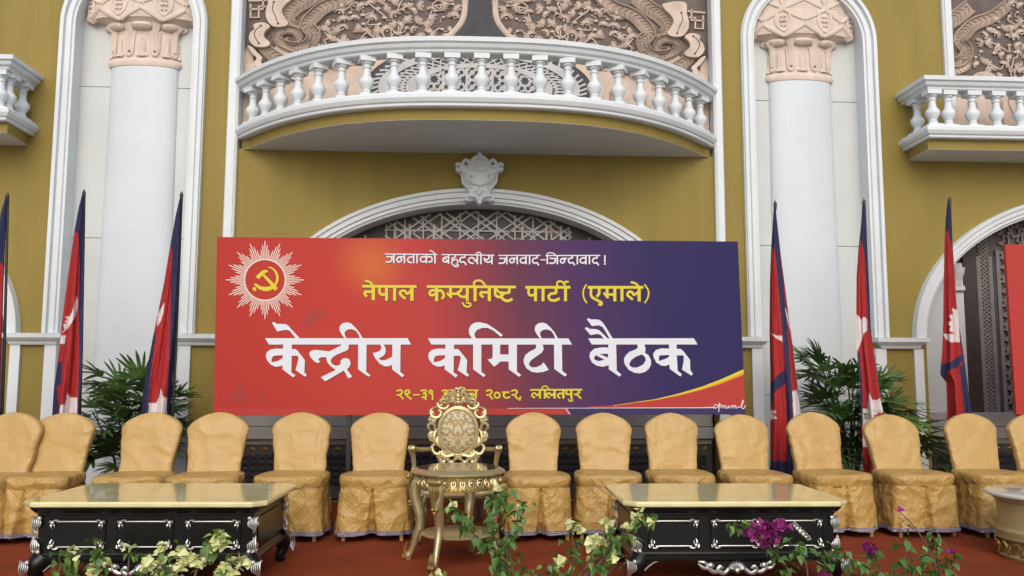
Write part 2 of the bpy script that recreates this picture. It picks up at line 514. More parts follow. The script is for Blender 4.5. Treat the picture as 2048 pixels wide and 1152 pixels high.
# plaster cartouche above the middle arch
def z5(x, y, Y=-0.10):
    p = at(550 + x / 2.409, 290 + y / 2.409, Y); return (p.x, p.z)
half = [(985, 290), (1008, 272), (1040, 280), (1056, 262), (1036, 240), (1046, 214), (1070, 182), (1076, 142), (1100, 122), (1092, 96), (1052, 94), (1036, 72), (1006, 60), (985, 48)]
outl = half + [(1970 - x, y) for x, y in reversed(half[1:-1])]
c = MB()
sm = catmull([(*z5(x, y), 0) for x, y in outl], 3, True)
cc = Vector(z5(985, 165))
rings = []
for sc, dy in ((1.0, 0.02), (1.0, 0.10), (0.93, 0.125), (0.75, 0.15), (0.4, 0.175), (0.05, 0.18)):
    rings.append([(cc.x + (p.x - cc.x) * sc, -dy, cc.y + (p.y - cc.y) * sc) for p in sm])
c.loft(rings, True, False, True)
cart = c.build('cartouche', M['white'], fac, True)
c = MB()
def T5(pts, r, n=5, dy=0.15, mirror=True):
    for sgn in ((1, -1) if mirror else (1,)):
        P = [(985 + sgn * (x - 985), y) for x, y in pts]
        c.tube(catmull([(z5(x, y)[0], -dy, z5(x, y)[1]) for x, y in P], n), r, 6)
T5([(1100, 105), (1085, 95), (1070, 110), (1085, 128), (1098, 118)], [.016, .02, .014])
T5([(1050, 130), (1030, 100), (1050, 78), (1066, 98), (1050, 112)], [.012, .02, .014])
T5([(985, 60), (1010, 70), (1020, 95), (1000, 110), (985, 100)], [.02, .022, .012])
T5([(985, 205), (1020, 190), (1040, 165), (1030, 150), (1015, 165)], [.010, .016, .010], dy=0.185)
T5([(1068, 150), (1064, 185), (1038, 215), (1028, 240)], [.010, .014, .010])
T5([(985, 280), (1005, 255), (1040, 250), (1050, 265), (1035, 272)], [.010, .018, .012])
T5([(985, 135), (1005, 130), (1010, 115)], .012, dy=.19)
for x, y, r in ((985, 55, .03), (985, 108, .026), (985, 282, .024), (970, 228, .014), (1000, 228, .014), (985, 240, .018), (985, 218, .014)):
    p = z5(x, y); c.ball((p[0], -0.165, p[1]), r, 8, 6)
c.build('scroll_ornament', M['white'], cart, True)

# ------------------------------------------------------------------ window infill below the arches
def hankin(s, theta, x0, x1, z0, z1):
    segs = []
    e = s / (1 + math.sqrt(2))
    def star(poly):
        n = len(poly)
        c = sum((Vector(p) for p in poly), Vector((0, 0))) / n
        mids = [(Vector(poly[i]) + Vector(poly[(i + 1) % n])) / 2 for i in range(n)]
        for i in range(n):
            m0, m1 = mids[i], mids[(i + 1) % n]
            d = Vector(poly[(i + 1) % n]) - Vector(poly[i]); d.normalize()
            nn = (c - m0).normalized()
            r0 = d * math.cos(theta) + nn * math.sin(theta)
            base = m1 - m0; L = base.length; bd = base / L
            ca = r0.dot(bd)
            if ca <= 0.05: continue
            t = L / 2 / ca
            pk = m0 + r0 * t
            segs.append((m0, pk)); segs.append((pk, m1))
    nx = int((x1 - x0) / s) + 2; nz = int((z1 - z0) / s) + 2
    cxm = (x0 + x1) / 2
    for i in range(-nx // 2 - 1, nx // 2 + 2):
        for j in range(-1, nz + 1):
            cx, cz = cxm + i * s, z0 + j * s
            oc = [(cx + s / 2 * math.cos(PI / 8 + k * PI / 4) / math.cos(PI / 8), cz + s / 2 * math.sin(PI / 8 + k * PI / 4) / math.cos(PI / 8)) for k in range(8)]
            star(oc)
            qx, qz = cx + s / 2, cz + s / 2; h = e / math.sqrt(2)
            star([(qx + h, qz), (qx, qz + h), (qx - h, qz), (qx, qz - h)])
    return segs
def strap(mb, p, q, w, y, d=0.02, inside=None):
    p, q = Vector(p), Vector(q)
    if inside:
        n = 8; runs = []; on = None
        for i in range(n + 1):
            m = p + (q - p) * (i / n)
            ok = inside(m.x, m.y)
            if ok and on is None: on = i
            if (not ok or i == n) and on is not None:
                e = i if ok else i - 1
                if e > on: runs.append((p + (q - p) * (on / n), p + (q - p) * (e / n)))
                on = None
    else:
        runs = [(p, q)]
    for a, b in runs:
        t = (b - a)
        if t.length < 1e-4: continue
        t.normalize(); nn = Vector((-t.y, t.x)) * w / 2
        a2, b2 = a - t * w * .35, b + t * w * .35
        Q = [a2 - nn, b2 - nn, b2 + nn, a2 + nn]
        mb.add([(v.x, y, v.y) for v in Q] + [(v.x, y + d, v.y) for v in Q], [(0, 1, 2, 3), (0, 4, 5, 1), (1, 5, 6, 2), (2, 6, 7, 3), (3, 7, 4, 0)])

def window(bi, edges):
    cx, a, b = BAYS[bi]
    ai, bz = a - RW - .01, b - RW - .01
    def in_arch(x, z, m=0.0):
        if z < SPR: return abs(x - cx) < ai - m
        return ((x - cx) / (ai - m)) ** 2 + ((z - SPR) / (bz - m)) ** 2 < 1
    base = MB(); base.box(cx - a - (.35 if bi == 1 else .05), cx + a + (.35 if bi == 1 else .05), 0.30, 0.33, 0.0, SPR + b + .05)
    win = base.build('arched_window', M['screen_back'], fac)
    if edges is None: return
    xm, xb, xg0, xg1, xs0, xs1, xf0, xf1 = edges              # half-distances from the bay centre
    for sg in (-1, 1):
        X = lambda d: cx + sg * d
        s = MB(); s.box(min(X(a - .12), X(xm)), max(X(a - .12), X(xm)), 0.262, 0.299, 0.9, 2.56, 0.004)
        s.build('marble_jamb', M['marble_wall'], win)
        s = MB(); s.box(min(X(xm), X(xm + .16)), max(X(xm), X(xm + .16)), 0.22, 0.30, 2.24, 2.30, 0.01); s.lathe([(0.05, 2.30), (0.06, 2.36), (0.09, 2.44), (0.10, 2.50)], (X(xm + .08), 0.27, 0), 16)
        s.build('jamb_capital', M['marble_wall'], win)
        s = MB()
        s.box(min(X(xb), X(xm)), max(X(xb), X(xm)), 0.255, 0.299, 0.9, 2.75, 0.006)
        s.build('dark_jamb', M['brown'], win)
        s = MB()                                               # criss-cross column
        inside = lambda x, z: in_arch(x, z, .02)
        lo, hi = min(X(xg0), X(xg1)), max(X(xg0), X(xg1))
        for xx in (lo + .02, hi - .02):
            strap(s, (xx, 0.9), (xx, 3.2), 0.045, 0.27, inside=inside)
        st = (hi - lo - .07)
        z = 0.9; q = 0
        while z < 3.1:
            for (u0, u1) in ((lo + .035, hi - .035), (hi - .035, lo + .035)):
                strap(s, (u0, z), (u1, z + st * .82), 0.015, 0.28 + .0006 * (q % 5), inside=inside); q += 1
                um = (u0 + u1) / 2
                strap(s, (u0, z + st * .41), (um, z + st * .82), 0.015, 0.2835 + .0006 * (q % 5), inside=inside)
                strap(s, (um, z), (u1, z + st * .41), 0.015, 0.2815 + .0006 * (q % 5), inside=inside)
            z += st * .82
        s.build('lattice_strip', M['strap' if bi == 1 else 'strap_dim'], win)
        s = MB(); strap(s, ((X(xs0) + X(xs1)) / 2, 0.9), ((X(xs0) + X(xs1)) / 2, 3.2), abs(xs0 - xs1), 0.27, inside=inside)
        s.build('slate_strip', M['slate'], win)
        s = MB(); strap(s, ((X(xf0) + X(xf1)) / 2, 0.9), ((X(xf0) + X(xf1)) / 2, 3.3), abs(xf0 - xf1), 0.26, inside=lambda x, z: in_arch(x, z, .03))
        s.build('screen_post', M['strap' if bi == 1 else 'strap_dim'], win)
    xi = xf1 - .005
    s = MB()
    inside = lambda x, z: in_arch(x, z, .0) and abs(x - cx) < xi
    if bi == 1:                                                  # long crossing straps seen above the banner
        k = 0
        for ang, sp, pair in ((R_(36), .20, .030), (R_(-36), .20, .030), (R_(90), .20, .0), (R_(0), .34, 0)):
            d = Vector((math.cos(ang), math.sin(ang))); nn = Vector((-d.y, d.x)); c0 = Vector((cx, 2.52))
            for i in range(-16, 17):
                for o in ((-pair, pair) if pair else (0,)):
                    m = c0 + nn * ((i + .5 * (ang > 0 and ang < 1)) * sp + o); L0 = 1.6
                    for j in range(-10, 10):
                        a_, b_ = m + d * (j * .16), m + d * ((j + 1) * .16)
                        if b_.y < 2.2 and a_.y < 2.2: continue
                        h = (i * 7 + j * 3 + int(abs(ang) * 10)) % 5
                        strap(s, a_, b_, 0.0175 if pair else .015, 0.275 + .0004 * (k % 23), inside=inside); k += 1
    else:
        for k, (p, q) in enumerate(hankin(0.27, R_(64), cx - xi, cx + xi, 0.9, 3.2)):
            strap(s, p, q, 0.0225, 0.275 + .0005 * (k % 9), inside=inside)
    for d in (xi - .12, xi - .28, xi * .47):
        for sg in (-1, 1):
            strap(s, (cx + sg * d, 0.9), (cx + sg * d, 3.2), 0.026, 0.268, inside=inside)
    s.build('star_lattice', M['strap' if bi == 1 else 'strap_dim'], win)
    for k, (dx, z, r, mm) in enumerate([(-.45, 2.74, .075, 'teal'), (.45, 2.74, .075, 'teal'), (0, 2.76, .07, 'teal'), (-.78, 2.86, .06, 'terra'), (.8, 2.86, .06, 'terra'), (-.5, 2.88, .05, 'terra'), (.5, 2.88, .05, 'terra'), (-.2, 2.98, .05, 'plum'), (.2, 2.98, .05, 'plum'), (0.0, 2.93, .05, 'plum')]):
        if bi != 1 and abs(dx) > .7: continue
        s = MB(); s.prism([(cx + dx + r * 1.25 * math.cos(t * PI / 3), z + r * .8 * math.sin(t * PI / 3)) for t in range(6)], 0.291, 0.299)
        s.build('inlay_tile', M[mm], win)
window(0, None)
window(1, (1.62, 1.47, 1.42, 1.18, 1.16, 1.095, 1.09, 1.03))
window(2, (1.40, 1.24, 1.23, 1.05, 1.045, 1.012, 1.008, .965))

# dado under the windows: grey stone courses, gilded frieze and studded panel
for bi, (cx, a, b) in enumerate(BAYS):
    x0, x1 = (cx - a + .10, cx + a - .10) if bi != 1 else (-2.418, 2.663)
    d = MB()
    for y, z0, z1 in ((0.22, 0.75, 0.90), (0.19, 0.62, 0.745), (0.25, 0.56, 0.615)):
        d.box(x0, x1, y, 0.39, z0, z1, 0.006)
    dado = d.build('window_sill', M['greystone'], fac)
    d = MB(); d.box(x0, x1, 0.27, 0.39, 0.0, 0.555)
    d.build('dado_panel', M['dado'], dado)
    d = MB(); n = int((x1 - x0) / 0.125)
    for i in range(n):
        xx = x0 + (i + .5) * (x1 - x0) / n
        r = .048
        d.add([(xx - r, .268, .515), (xx, .268, .515 - r * .6), (xx + r, .268, .515), (xx, .268, .515 + r * .6), (xx, .25, .515)], [(0, 1, 4), (1, 2, 4), (2, 3, 4), (3, 0, 4)])
    d.build('gilt_frieze', M['gold_dark'], dado, kind='stuff')
    d = MB(); s = 0.085; nx = int((x1 - x0) / s)
    for i in range(nx):
        for j in range(5):
            xx, zz = x0 + (i + .5) * s, 0.44 - j * s * .78
            h, hz = s * .49, s * .37
            d.add([(xx - h, .267, zz - hz), (xx + h, .267, zz - hz), (xx + h, .267, zz + hz), (xx - h, .267, zz + hz), (xx, .225, zz)], [(0, 1, 4), (1, 2, 4), (2, 3, 4), (3, 0, 4)])
    d.build('pyramid_studs', M['dado'], dado, kind='stuff')

# ------------------------------------------------------------------ balconies
def sweep_plan(mb, path, prof, closed_prof=True):
    n = len(path); rings = []
    for i in range(n):
        p = Vector(path[i])
        d0 = (Vector(path[i]) - Vector(path[i - 1])).normalized() if i > 0 else None
        d1 = (Vector(path[i + 1]) - Vector(path[i])).normalized() if i < n - 1 else None
        a, b = d0 or d1, d1 or d0
        na, nb = Vector((a.y, -a.x)), Vector((b.y, -b.x))
        nn = (na + nb).normalized(); sc = 1 / max(0.4, nn.dot(na))
        rings.append([(p.x + nn.x * o * sc, p.y + nn.y * o * sc, z) for o, z in prof])
    mb.loft(rings, True, True, True)
BAL = [(0.0, 0.0), (0.052, 0.0), (0.052, 0.018), (0.040, 0.028), (0.046, 0.040), (0.036, 0.052), (0.050, 0.075), (0.068, 0.105), (0.074, 0.130), (0.066, 0.155), (0.050, 0.170), (0.050, 0.177), (0.042, 0.182),
       (0.036, 0.22), (0.033, 0.255), (0.042, 0.262), (0.042, 0.272), (0.034, 0.278), (0.036, 0.292), (0.054, 0.305), (0.056, 0.316), (0.045, 0.322), (0.0, 0.322)]
bm_ = MB(); bm_.lathe(BAL, (0, 0, 0.018), 16); bm_.box(-.076, .076, -.066, .066, 0.0, 0.0185); bm_.box(-.074, .074, -.066, .066, 0.338, 0.385)
tmp = bm_.build('baluster', M['white'], None, True)
BAL_ME = tmp.data
bpy.data.objects.remove(tmp)
def balcony(path, shift, label):
    """path: front line in plan, left to right; shift: inset of the ochre slab"""
    n = len(path)
    sl = MB()
    ins = []
    for i in range(n):
        a = Vector(path[max(i - 1, 0)]); b = Vector(path[min(i + 1, n - 1)])
        d = (b - a).normalized(); nn = Vector((d.y, -d.x))
        q = Vector(path[i]) - nn * shift
        if i in (0, n - 1): q = Vector((q.x, 0.0))
        ins.append((q.x, min(q.y, 0.0)))
    ins[0] = (path[0][0] + shift * .6, 0.0); ins[-1] = (path[-1][0] - shift * .6, 0.0)
    r0 = [(x, y, 3.652) for x, y in ins]; r1 = [(x, y, 3.80) for x, y in ins]
    sl.loft([r0, r1], True, False, True)
    bal = sl.build('balcony', M['ochre'], fac)
    bal['label'] = label
    s = MB(); s.loft([[(x, y, 3.65) for x, y in ins], [(x, y, 3.6515) for x, y in ins]], True, True, False)
    s.build('soffit', M['white'], bal)
    s = MB()
    sweep_plan(s, path, [(-.16, 3.755), (.0, 3.755), (.012, 3.765), (.012, 3.785), (.03, 3.795), (.045, 3.82), (.05, 3.83), (.05, 3.865), (.03, 3.87), (.02, 3.89), (-.16, 3.89)])
    s.build('bottom_rail', M['white'], bal, True, sharp=25)
    s = MB()
    sweep_plan(s, path, [(-.15, 4.275), (-.01, 4.275), (.0, 4.285), (.0, 4.30), (.028, 4.315), (.04, 4.335), (.042, 4.35), (.068, 4.358), (.072, 4.395), (.06, 4.405), (-.15, 4.405)])
    s.build('top_rail', M['white'], bal, True, sharp=25)
    return bal
def along(path, d):
    acc = 0
    for i in range(len(path) - 1):
        a, b = Vector(path[i]), Vector(path[i + 1]); L = (b - a).length
        if acc + L >= d:
            t = (d - acc) / L; q = a + (b - a) * t; dr = (b - a).normalized()
            return q, Vector((dr.y, -dr.x))
        acc += L
    return Vector(path[-1]), Vector((0, -1))
def plen(path): return sum((Vector(path[i + 1]) - Vector(path[i])).length for i in range(len(path) - 1))
bow = []
for i in range(61):
    u = -1 + 2 * i / 60
    bow.append((0.126 + 2.545 * u, -1.26 * (1 - abs(u) ** 2.7) - 0.0))
bal = balcony(bow, 0.07, 'wide bowed balcony with white balusters above the banner')
Lb = plen(bow)
for i in range(21):
    q, nn = along(bow, Lb * (0.032 + 0.936 * i / 20))
    o = link('baluster', BAL_ME, bal, (q.x - nn.x * .07, q.y - nn.y * .07, 3.889))
    o.rotation_euler.z = math.atan2(nn.x, -nn.y) * -1
for (x0, x1, lab) in ((4.79, 9.1, 'straight sided white balcony on the right end of the facade'), (-8.8, -4.52, 'straight sided white balcony cut off by the left edge')):
    pth = [(x0, 0.0), (x0, -0.54), (x1, -0.54), (x1, 0.0)]
    bal2 = balcony(pth, 0.06, lab)
    L2 = plen(pth)
    d = 0.19
    while d < L2 - .1:
        q, nn = along(pth, d)
        link('baluster', BAL_ME, bal2, (q.x - nn.x * .07, q.y - nn.y * .07, 3.889))
        d += 0.262 if d > .55 else 0.30
# ------------------------------------------------------------------ carved relief panels behind the balconies
def zz2(x, y, Y=0.10):
    p = at(450 + x / 3.6, y / 3.6, Y); return (p.x, p.z)
def mural(parent, cx, x0, x1, seed, full=True):
    rnd = random.Random(seed)
    Y = 0.14
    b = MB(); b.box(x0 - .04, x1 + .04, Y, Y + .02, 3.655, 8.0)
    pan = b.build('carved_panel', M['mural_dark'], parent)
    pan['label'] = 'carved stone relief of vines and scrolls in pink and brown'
    cm = 0.126
    sides = (1, -1)
    def tr(p, sg):
        x = (p[0] - cm)
        return (cx + (x if sg == 1 else -x), p[1])
    def ok(X): return x0 + .02 < X < x1 - .02
    # broad scroll bands: hollow ribbons with raised rims and leaf veins
    def band(pts, ws, dy, m, n=7, veins=True):
        for sg in sides:
            P = [Vector(tr(zz2(*p), sg)) for p in pts]
            C = catmull([(p.x, p.y, 0) for p in P], n)
            N_ = len(C); s = MB(); rings = []; vein = MB()
            for i in range(N_):
                t = (C[min(i + 1, N_ - 1)] - C[max(i - 1, 0)]).normalized(); nn = Vector((-t.y, t.x, 0))
                f = i / (N_ - 1) * (len(ws) - 1); k = min(int(f), len(ws) - 2); w = ws[k] + (ws[k + 1] - ws[k]) * (f - k)
                row = []
                for o, d in ((-1, .0), (-.97, dy), (-.80, dy + .006), (-.68, dy * .45), (0, dy * .2 + .010), (.68, dy * .45), (.80, dy + .006), (.97, dy), (1, 0)):
                    q = C[i] + nn * o * w; row.append((q.x, Y - d, q.y))
                rings.append(row)
                if veins and i % 2 == 1 and w > .03:
                    for o0, o1 in ((.06, .66), (-.06, -.66)):
                        a = C[i] + nn * o0 * w; bb = C[i] + nn * o1 * w + t * w * .55; mid = (a + bb) / 2 - t * w * .10
                        vein.tube([(a.x, Y - dy * .2 - .012, a.y), (mid.x, Y - dy * .3 - .013, mid.y), (bb.x, Y - dy * .45 - .004, bb.y)], [.0045, .006, .0025], 4)
            s.loft(rings, False)
            o = s.build('scroll_band', m, pan, True, sharp=60)
            if veins and vein.v: vein.build('leaf_veins', M['mural_pale'] if m is M['mural_mid'] else M['mural_mid'], o, True, kind='stuff') if False else vein.build('leaf_veins', m, pan, True, kind='stuff')
    mid, pale = M['mural_mid'], M['mural_pale']
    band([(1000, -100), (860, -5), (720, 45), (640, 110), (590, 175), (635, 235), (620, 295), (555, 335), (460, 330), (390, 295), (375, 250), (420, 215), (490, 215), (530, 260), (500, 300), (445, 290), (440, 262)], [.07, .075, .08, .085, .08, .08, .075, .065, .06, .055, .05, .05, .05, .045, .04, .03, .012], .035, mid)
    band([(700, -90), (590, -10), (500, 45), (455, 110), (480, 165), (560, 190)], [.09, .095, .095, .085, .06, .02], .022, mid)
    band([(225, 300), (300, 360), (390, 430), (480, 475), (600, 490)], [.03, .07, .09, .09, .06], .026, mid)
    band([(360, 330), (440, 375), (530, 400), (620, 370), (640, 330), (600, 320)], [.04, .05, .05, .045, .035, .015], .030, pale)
    band([(190, 340), (160, 400), (175, 470), (210, 540)], [.05, .06, .06, .05], .02, pale, veins=False)
    # pale S shaped plates
    plates = [[(330, -60), (490, -40), (480, 0), (440, 35), (412, 80), (430, 130), (457, 165), (442, 190), (390, 199), (340, 188), (302, 140), (297, 80), (312, 30)],
              [(208, 185), (240, 170), (290, 170), (327, 196), (292, 230), (285, 270), (325, 310), (312, 335), (260, 343), (210, 333), (176, 290), (186, 240), (215, 215)],
              [(165, 335), (200, 345), (240, 388), (272, 420), (262, 450), (300, 500), (335, 545), (300, 550), (250, 505), (214, 462), (230, 422), (200, 392)]]
    for pl in plates:
        for sg in sides:
            s = MB()
            P = [tr(zz2(*p), sg) for p in pl]
            P = [(p.x, p.y) for p in catmull([(x, z, 0) for x, z in P], 4, True)]
            s.prism(P, Y - .062, Y - .001)
            s.build('pale_plate', pale, pan)
    s = MB()
    for pts in ([(355, 20), (345, 70), (365, 120), (385, 175)], [(262, 190), (222, 225), (215, 260), (235, 300), (248, 318)]):
        P0 = catmull([(x, y, 0) for x, y in pts], 6)
        for q in P0:
            for sg in sides:
                p = tr(zz2(q.x, q.y), sg); s.ball((p[0], Y - .063, p[1]), .0065, 5, 4)
        for q in (P0[0], P0[-1]):
            for sg in sides:
                p = tr(zz2(q.x, q.y), sg); s.ball((p[0], Y - .062, p[1]), .013, 6, 4)
    s.build('plate_dots', M['mural_dark'], pan, kind='stuff')
    for sg in sides:                                               # square knot work in the corners
        s = MB()
        for pts in ([(180, 20), (180, 120), (240, 120), (240, 40), (290, 40)], [(170, 60), (270, 60), (270, -20)], [(165, 0), (300, -5)]):
            P = [tr(zz2(*p), sg) for p in pts]
            s.tube([(x, Y - .012, z) for x, z in P], .014, 5)
        s.build('corner_knot', pale, pan, True)
    # dense vine scrolls
    s = MB()
    BRK = [0]
    def leafy(u, z, r, turn, a0):
        """hooked leaf: outline ribs following a curl, like parallel combed strands"""
        n = rnd.choice((4, 5, 5, 6))
        for k in range(n):
            rr = r * (1 - .16 * k)
            pts = []
            for i in range(7):
                t = i / 6
                a = a0 + turn * t * (3.6 - .25 * k)
                q = rr * (1 - .35 * t)
                pts.append((u + q * math.cos(a), Y - .012 - .010 * math.sin(PI * t) - .003 * k, z + q * .85 * math.sin(a)))
            s.tube(pts, [.0035, .0062, .0062, .004], 4)
        s.ball((u, Y - .014, z), r * .20, 6, 4, sy=.5)
        for k in range(7):                                        # comb of teeth on the outer side
            a = a0 + turn * (.3 + .42 * k)
            q = r * (1.0 - .045 * k)
            s.tube([(u + q * math.cos(a), Y - .012, z + q * .85 * math.sin(a)), (u + (q + r * .24) * math.cos(a + turn * .30), Y - .018, z + (q + r * .24) * .85 * math.sin(a + turn * .30))], [.0058, .0035], 4)
    def bud(u, z, a, L):
        s.ball((u, Y - .018, z), L * .42, 7, 5, sx=1.3, sy=.6, sz=.8)
        s.tube([(u, Y - .012, z), (u - L * math.cos(a), Y - .014, z - L * math.sin(a)), (u - 1.8 * L * math.cos(a + .5), Y - .010, z - 1.8 * L * math.sin(a + .5))], .0055, 4)
    spots = []
    tries = 0
    while len(spots) < 270 and tries < 40000:
        tries += 1
        u = rnd.uniform(.16, 1.75); z = rnd.uniform(4.60, 5.55)
        if u > 1.72 - max(0, z - 5.10) * 1.15: continue
        if u > 1.5 and z < 4.75: continue
        if z < 4.95 - .26 * u ** 2 - .08: continue
        if u < .17 + max(0, (5.12 - z)) * 1.5: continue
        if any((u - a) ** 2 + (z - bb) ** 2 < .090 ** 2 for a, bb in spots): continue
        spots.append((u, z))
    for u, z in spots:
        r = rnd.uniform(.052, .080); tn = rnd.choice((-1, 1)); a0 = rnd.uniform(0, 6.28); kind = rnd.random()
        for sg in sides:
            X = cx - u * sg
            if not ok(X): continue
            if kind < .86: leafy(X, z, r, tn * sg, a0 if sg == 1 else PI - a0)
            else: bud(X, z, a0 if sg == 1 else PI - a0, r * .7)
    for k in range(170):
        a, bb = rnd.sample(spots, 2)
        if (a[0] - bb[0]) ** 2 + (a[1] - bb[1]) ** 2 > .075: continue
        j1, j2 = rnd.uniform(-.06, .06), rnd.uniform(-.06, .06)
        for sg in sides:
            f = -sg
            if not (ok(cx + f * a[0]) and ok(cx + f * bb[0])): continue
            s.tube(catmull([(cx + f * a[0], Y - .010, a[1]), (cx + f * (a[0] * .6 + bb[0] * .4 + j1), Y - .026, a[1] * .6 + bb[1] * .4 + j2), (cx + f * (a[0] * .3 + bb[0] * .7 - j1), Y - .026, a[1] * .3 + bb[1] * .7 - j2), (cx + f * bb[0], Y - .010, bb[1])], 4), .0085, 5)
    s.build('vine_relief', pale, pan, True, kind='stuff')
    # dark vase shape in the middle and its pale border
    h = [(1755, -160), (1758, 0), (1750, 100), (1715, 185), (1630, 275), (1520, 330)]
    P2 = [(cx + (x - cm), z) for x, z in (zz2(*p) for p in h)]
    pol = P2 + [(2 * cx - x, z) for x, z in reversed(P2)]
    s = MB(); s.prism(pol, Y - .020, Y - .001)
    s.build('dark_vase_panel', M['slate'], pan)
    for sg in sides:
        s = MB()
        P = [tr(zz2(*p), sg) for p in [(1725, -160), (1728, 0), (1722, 100), (1690, 175), (1600, 265), (1480, 320)]]
        s.tube(catmull([(x, Y - .012, z) for x, z in P], 6), .036, 8, flat=.9, axis=(0, 1, 0))
        s.build('vase_border', pale, pan, True)
    # oval medallion behind the balusters
    OZ = 4.40
    def oval(a, bz, y0, y1, m, nm, ai=None, bi=None):
        n = 64
        o = [(cx + a * math.cos(2 * PI * i / n), OZ + bz * math.sin(2 * PI * i / n)) for i in range(n)]
        hl = []
        if ai: hl = [[(cx + ai * math.cos(2 * PI * i / n), OZ + bi * math.sin(2 * PI * i / n)) for i in range(n)]]
        q = MB(); q.prism(o, y0, y1, hl)
        return q.build(nm, m, pan)
    q = MB(); q.box(x0 + .02, min(x1 - .02, 2 * cx - x0 - .02), Y - .030, Y - .002, 3.66, 4.63); q.build('plain_field', pale, pan)
    oval(1.36, .57, Y - .044, Y - .031, pale, 'oval_border', 1.24, .51)
    oval(1.24, .51, Y - .036, Y - .0305, M['slate'], 'oval_ground')
    oval(1.10, .43, Y - .050, Y - .0365, M['strap'], 'oval_ring', .98, .365)
    oval(.80, .285, Y - .050, Y - .0365, M['strap'], 'oval_ring', .68, .235)
    s = MB()
    for i in range(56):
        a = 2 * PI * i / 56
        for f in (-1, 1):
            strap(s, (cx + .975 * math.cos(a), OZ + .362 * math.sin(a)), (cx + .81 * math.cos(a + f * .11), OZ + .29 * math.sin(a + f * .11)), .016, Y - .046 + .0004 * (i % 3), .008)
        strap(s, (cx + 1.11 * math.cos(a), OZ + .432 * math.sin(a)), (cx + 1.17 * math.cos(a + .05), OZ + .468 * math.sin(a + .05)), .022, Y - .045 + .0004 * (i % 3), .008)
    for k, (p, q) in enumerate(hankin(.165, R_(65), cx - .9, cx + .9, 4.0, 4.9)):
        strap(s, p, q, .022, Y - .047 + .0004 * (k % 9), .010, inside=lambda x, z: ((x - cx) / .69) ** 2 + ((z - OZ) / .24) ** 2 < 1)
    for dx in (-.40, -.28, -.14, .14, .28, .40):
        strap(s, (cx + dx, OZ - .2), (cx + dx, OZ + .2), .026, Y - .050, .010)
    s.build('oval_lattice', M['strap'], pan)
    # curled shells beside the oval
    for f in (-1, 1):
        for (dx, z, r) in ((1.62, 4.58, .17), (2.02, 4.44, .12)):
            if not ok(cx + f * dx): continue
            s = MB()
            for k in range(6):
                rr = r * (1 - .15 * k)
                s.tube([(cx + f * (dx + rr * math.cos(a)), Y - .034 - .004 * k, z + rr * .8 * math.sin(a)) for a in [(-.6 + 3.9 * i / 12) for i in range(13)]], [.005, .013, .013, .005], 5)
            s.build('shell_curl', pale, pan, True)
        for (dx, z0, z1) in ((1.48, 3.7, 4.40), (1.78, 3.7, 4.36)):
            if not ok(cx + f * dx): continue
            s = MB(); s.box(cx + f * dx - .05, cx + f * dx + .05, Y - .052, Y - .031, z0, z1, .004); s.build('field_rib', mid, pan)
mural(fac, 0.126, -2.43, 2.68, 3)
mural(fac, 7.45, 5.36, 8.6, 8)
# ------------------------------------------------------------------ banner
BY = -1.3
def flatmat(name, col, rough=0.45):
    return mat(name, col, rough, var=0.02, scale=4, spec=0.25)
M['print_white'] = flatmat('print_white', (0.62, 0.65, 0.71))
M['print_yellow'] = flatmat('print_yellow', (0.60, 0.50, 0.035))
M['print_amber'] = flatmat('print_amber', (0.66, 0.26, 0.03))
M['print_dark'] = flatmat('print_dark_edge', (0.10, 0.035, 0.03))
M['print_shadow'] = flatmat('print_shadow_edge', (0.13, 0.03, 0.045))
M['print_red'] = flatmat('print_red', (0.40, 0.037, 0.030))
M['print_maroon'] = flatmat('print_maroon', (0.31, 0.032, 0.028))
M['print_indigo'] = flatmat('print_indigo', (0.036, 0.024, 0.10))
M['print_cream'] = flatmat('print_cream', (0.70, 0.61, 0.54))
M['print_lilac'] = flatmat('print_lilac', (0.5, 0.30, 0.42))
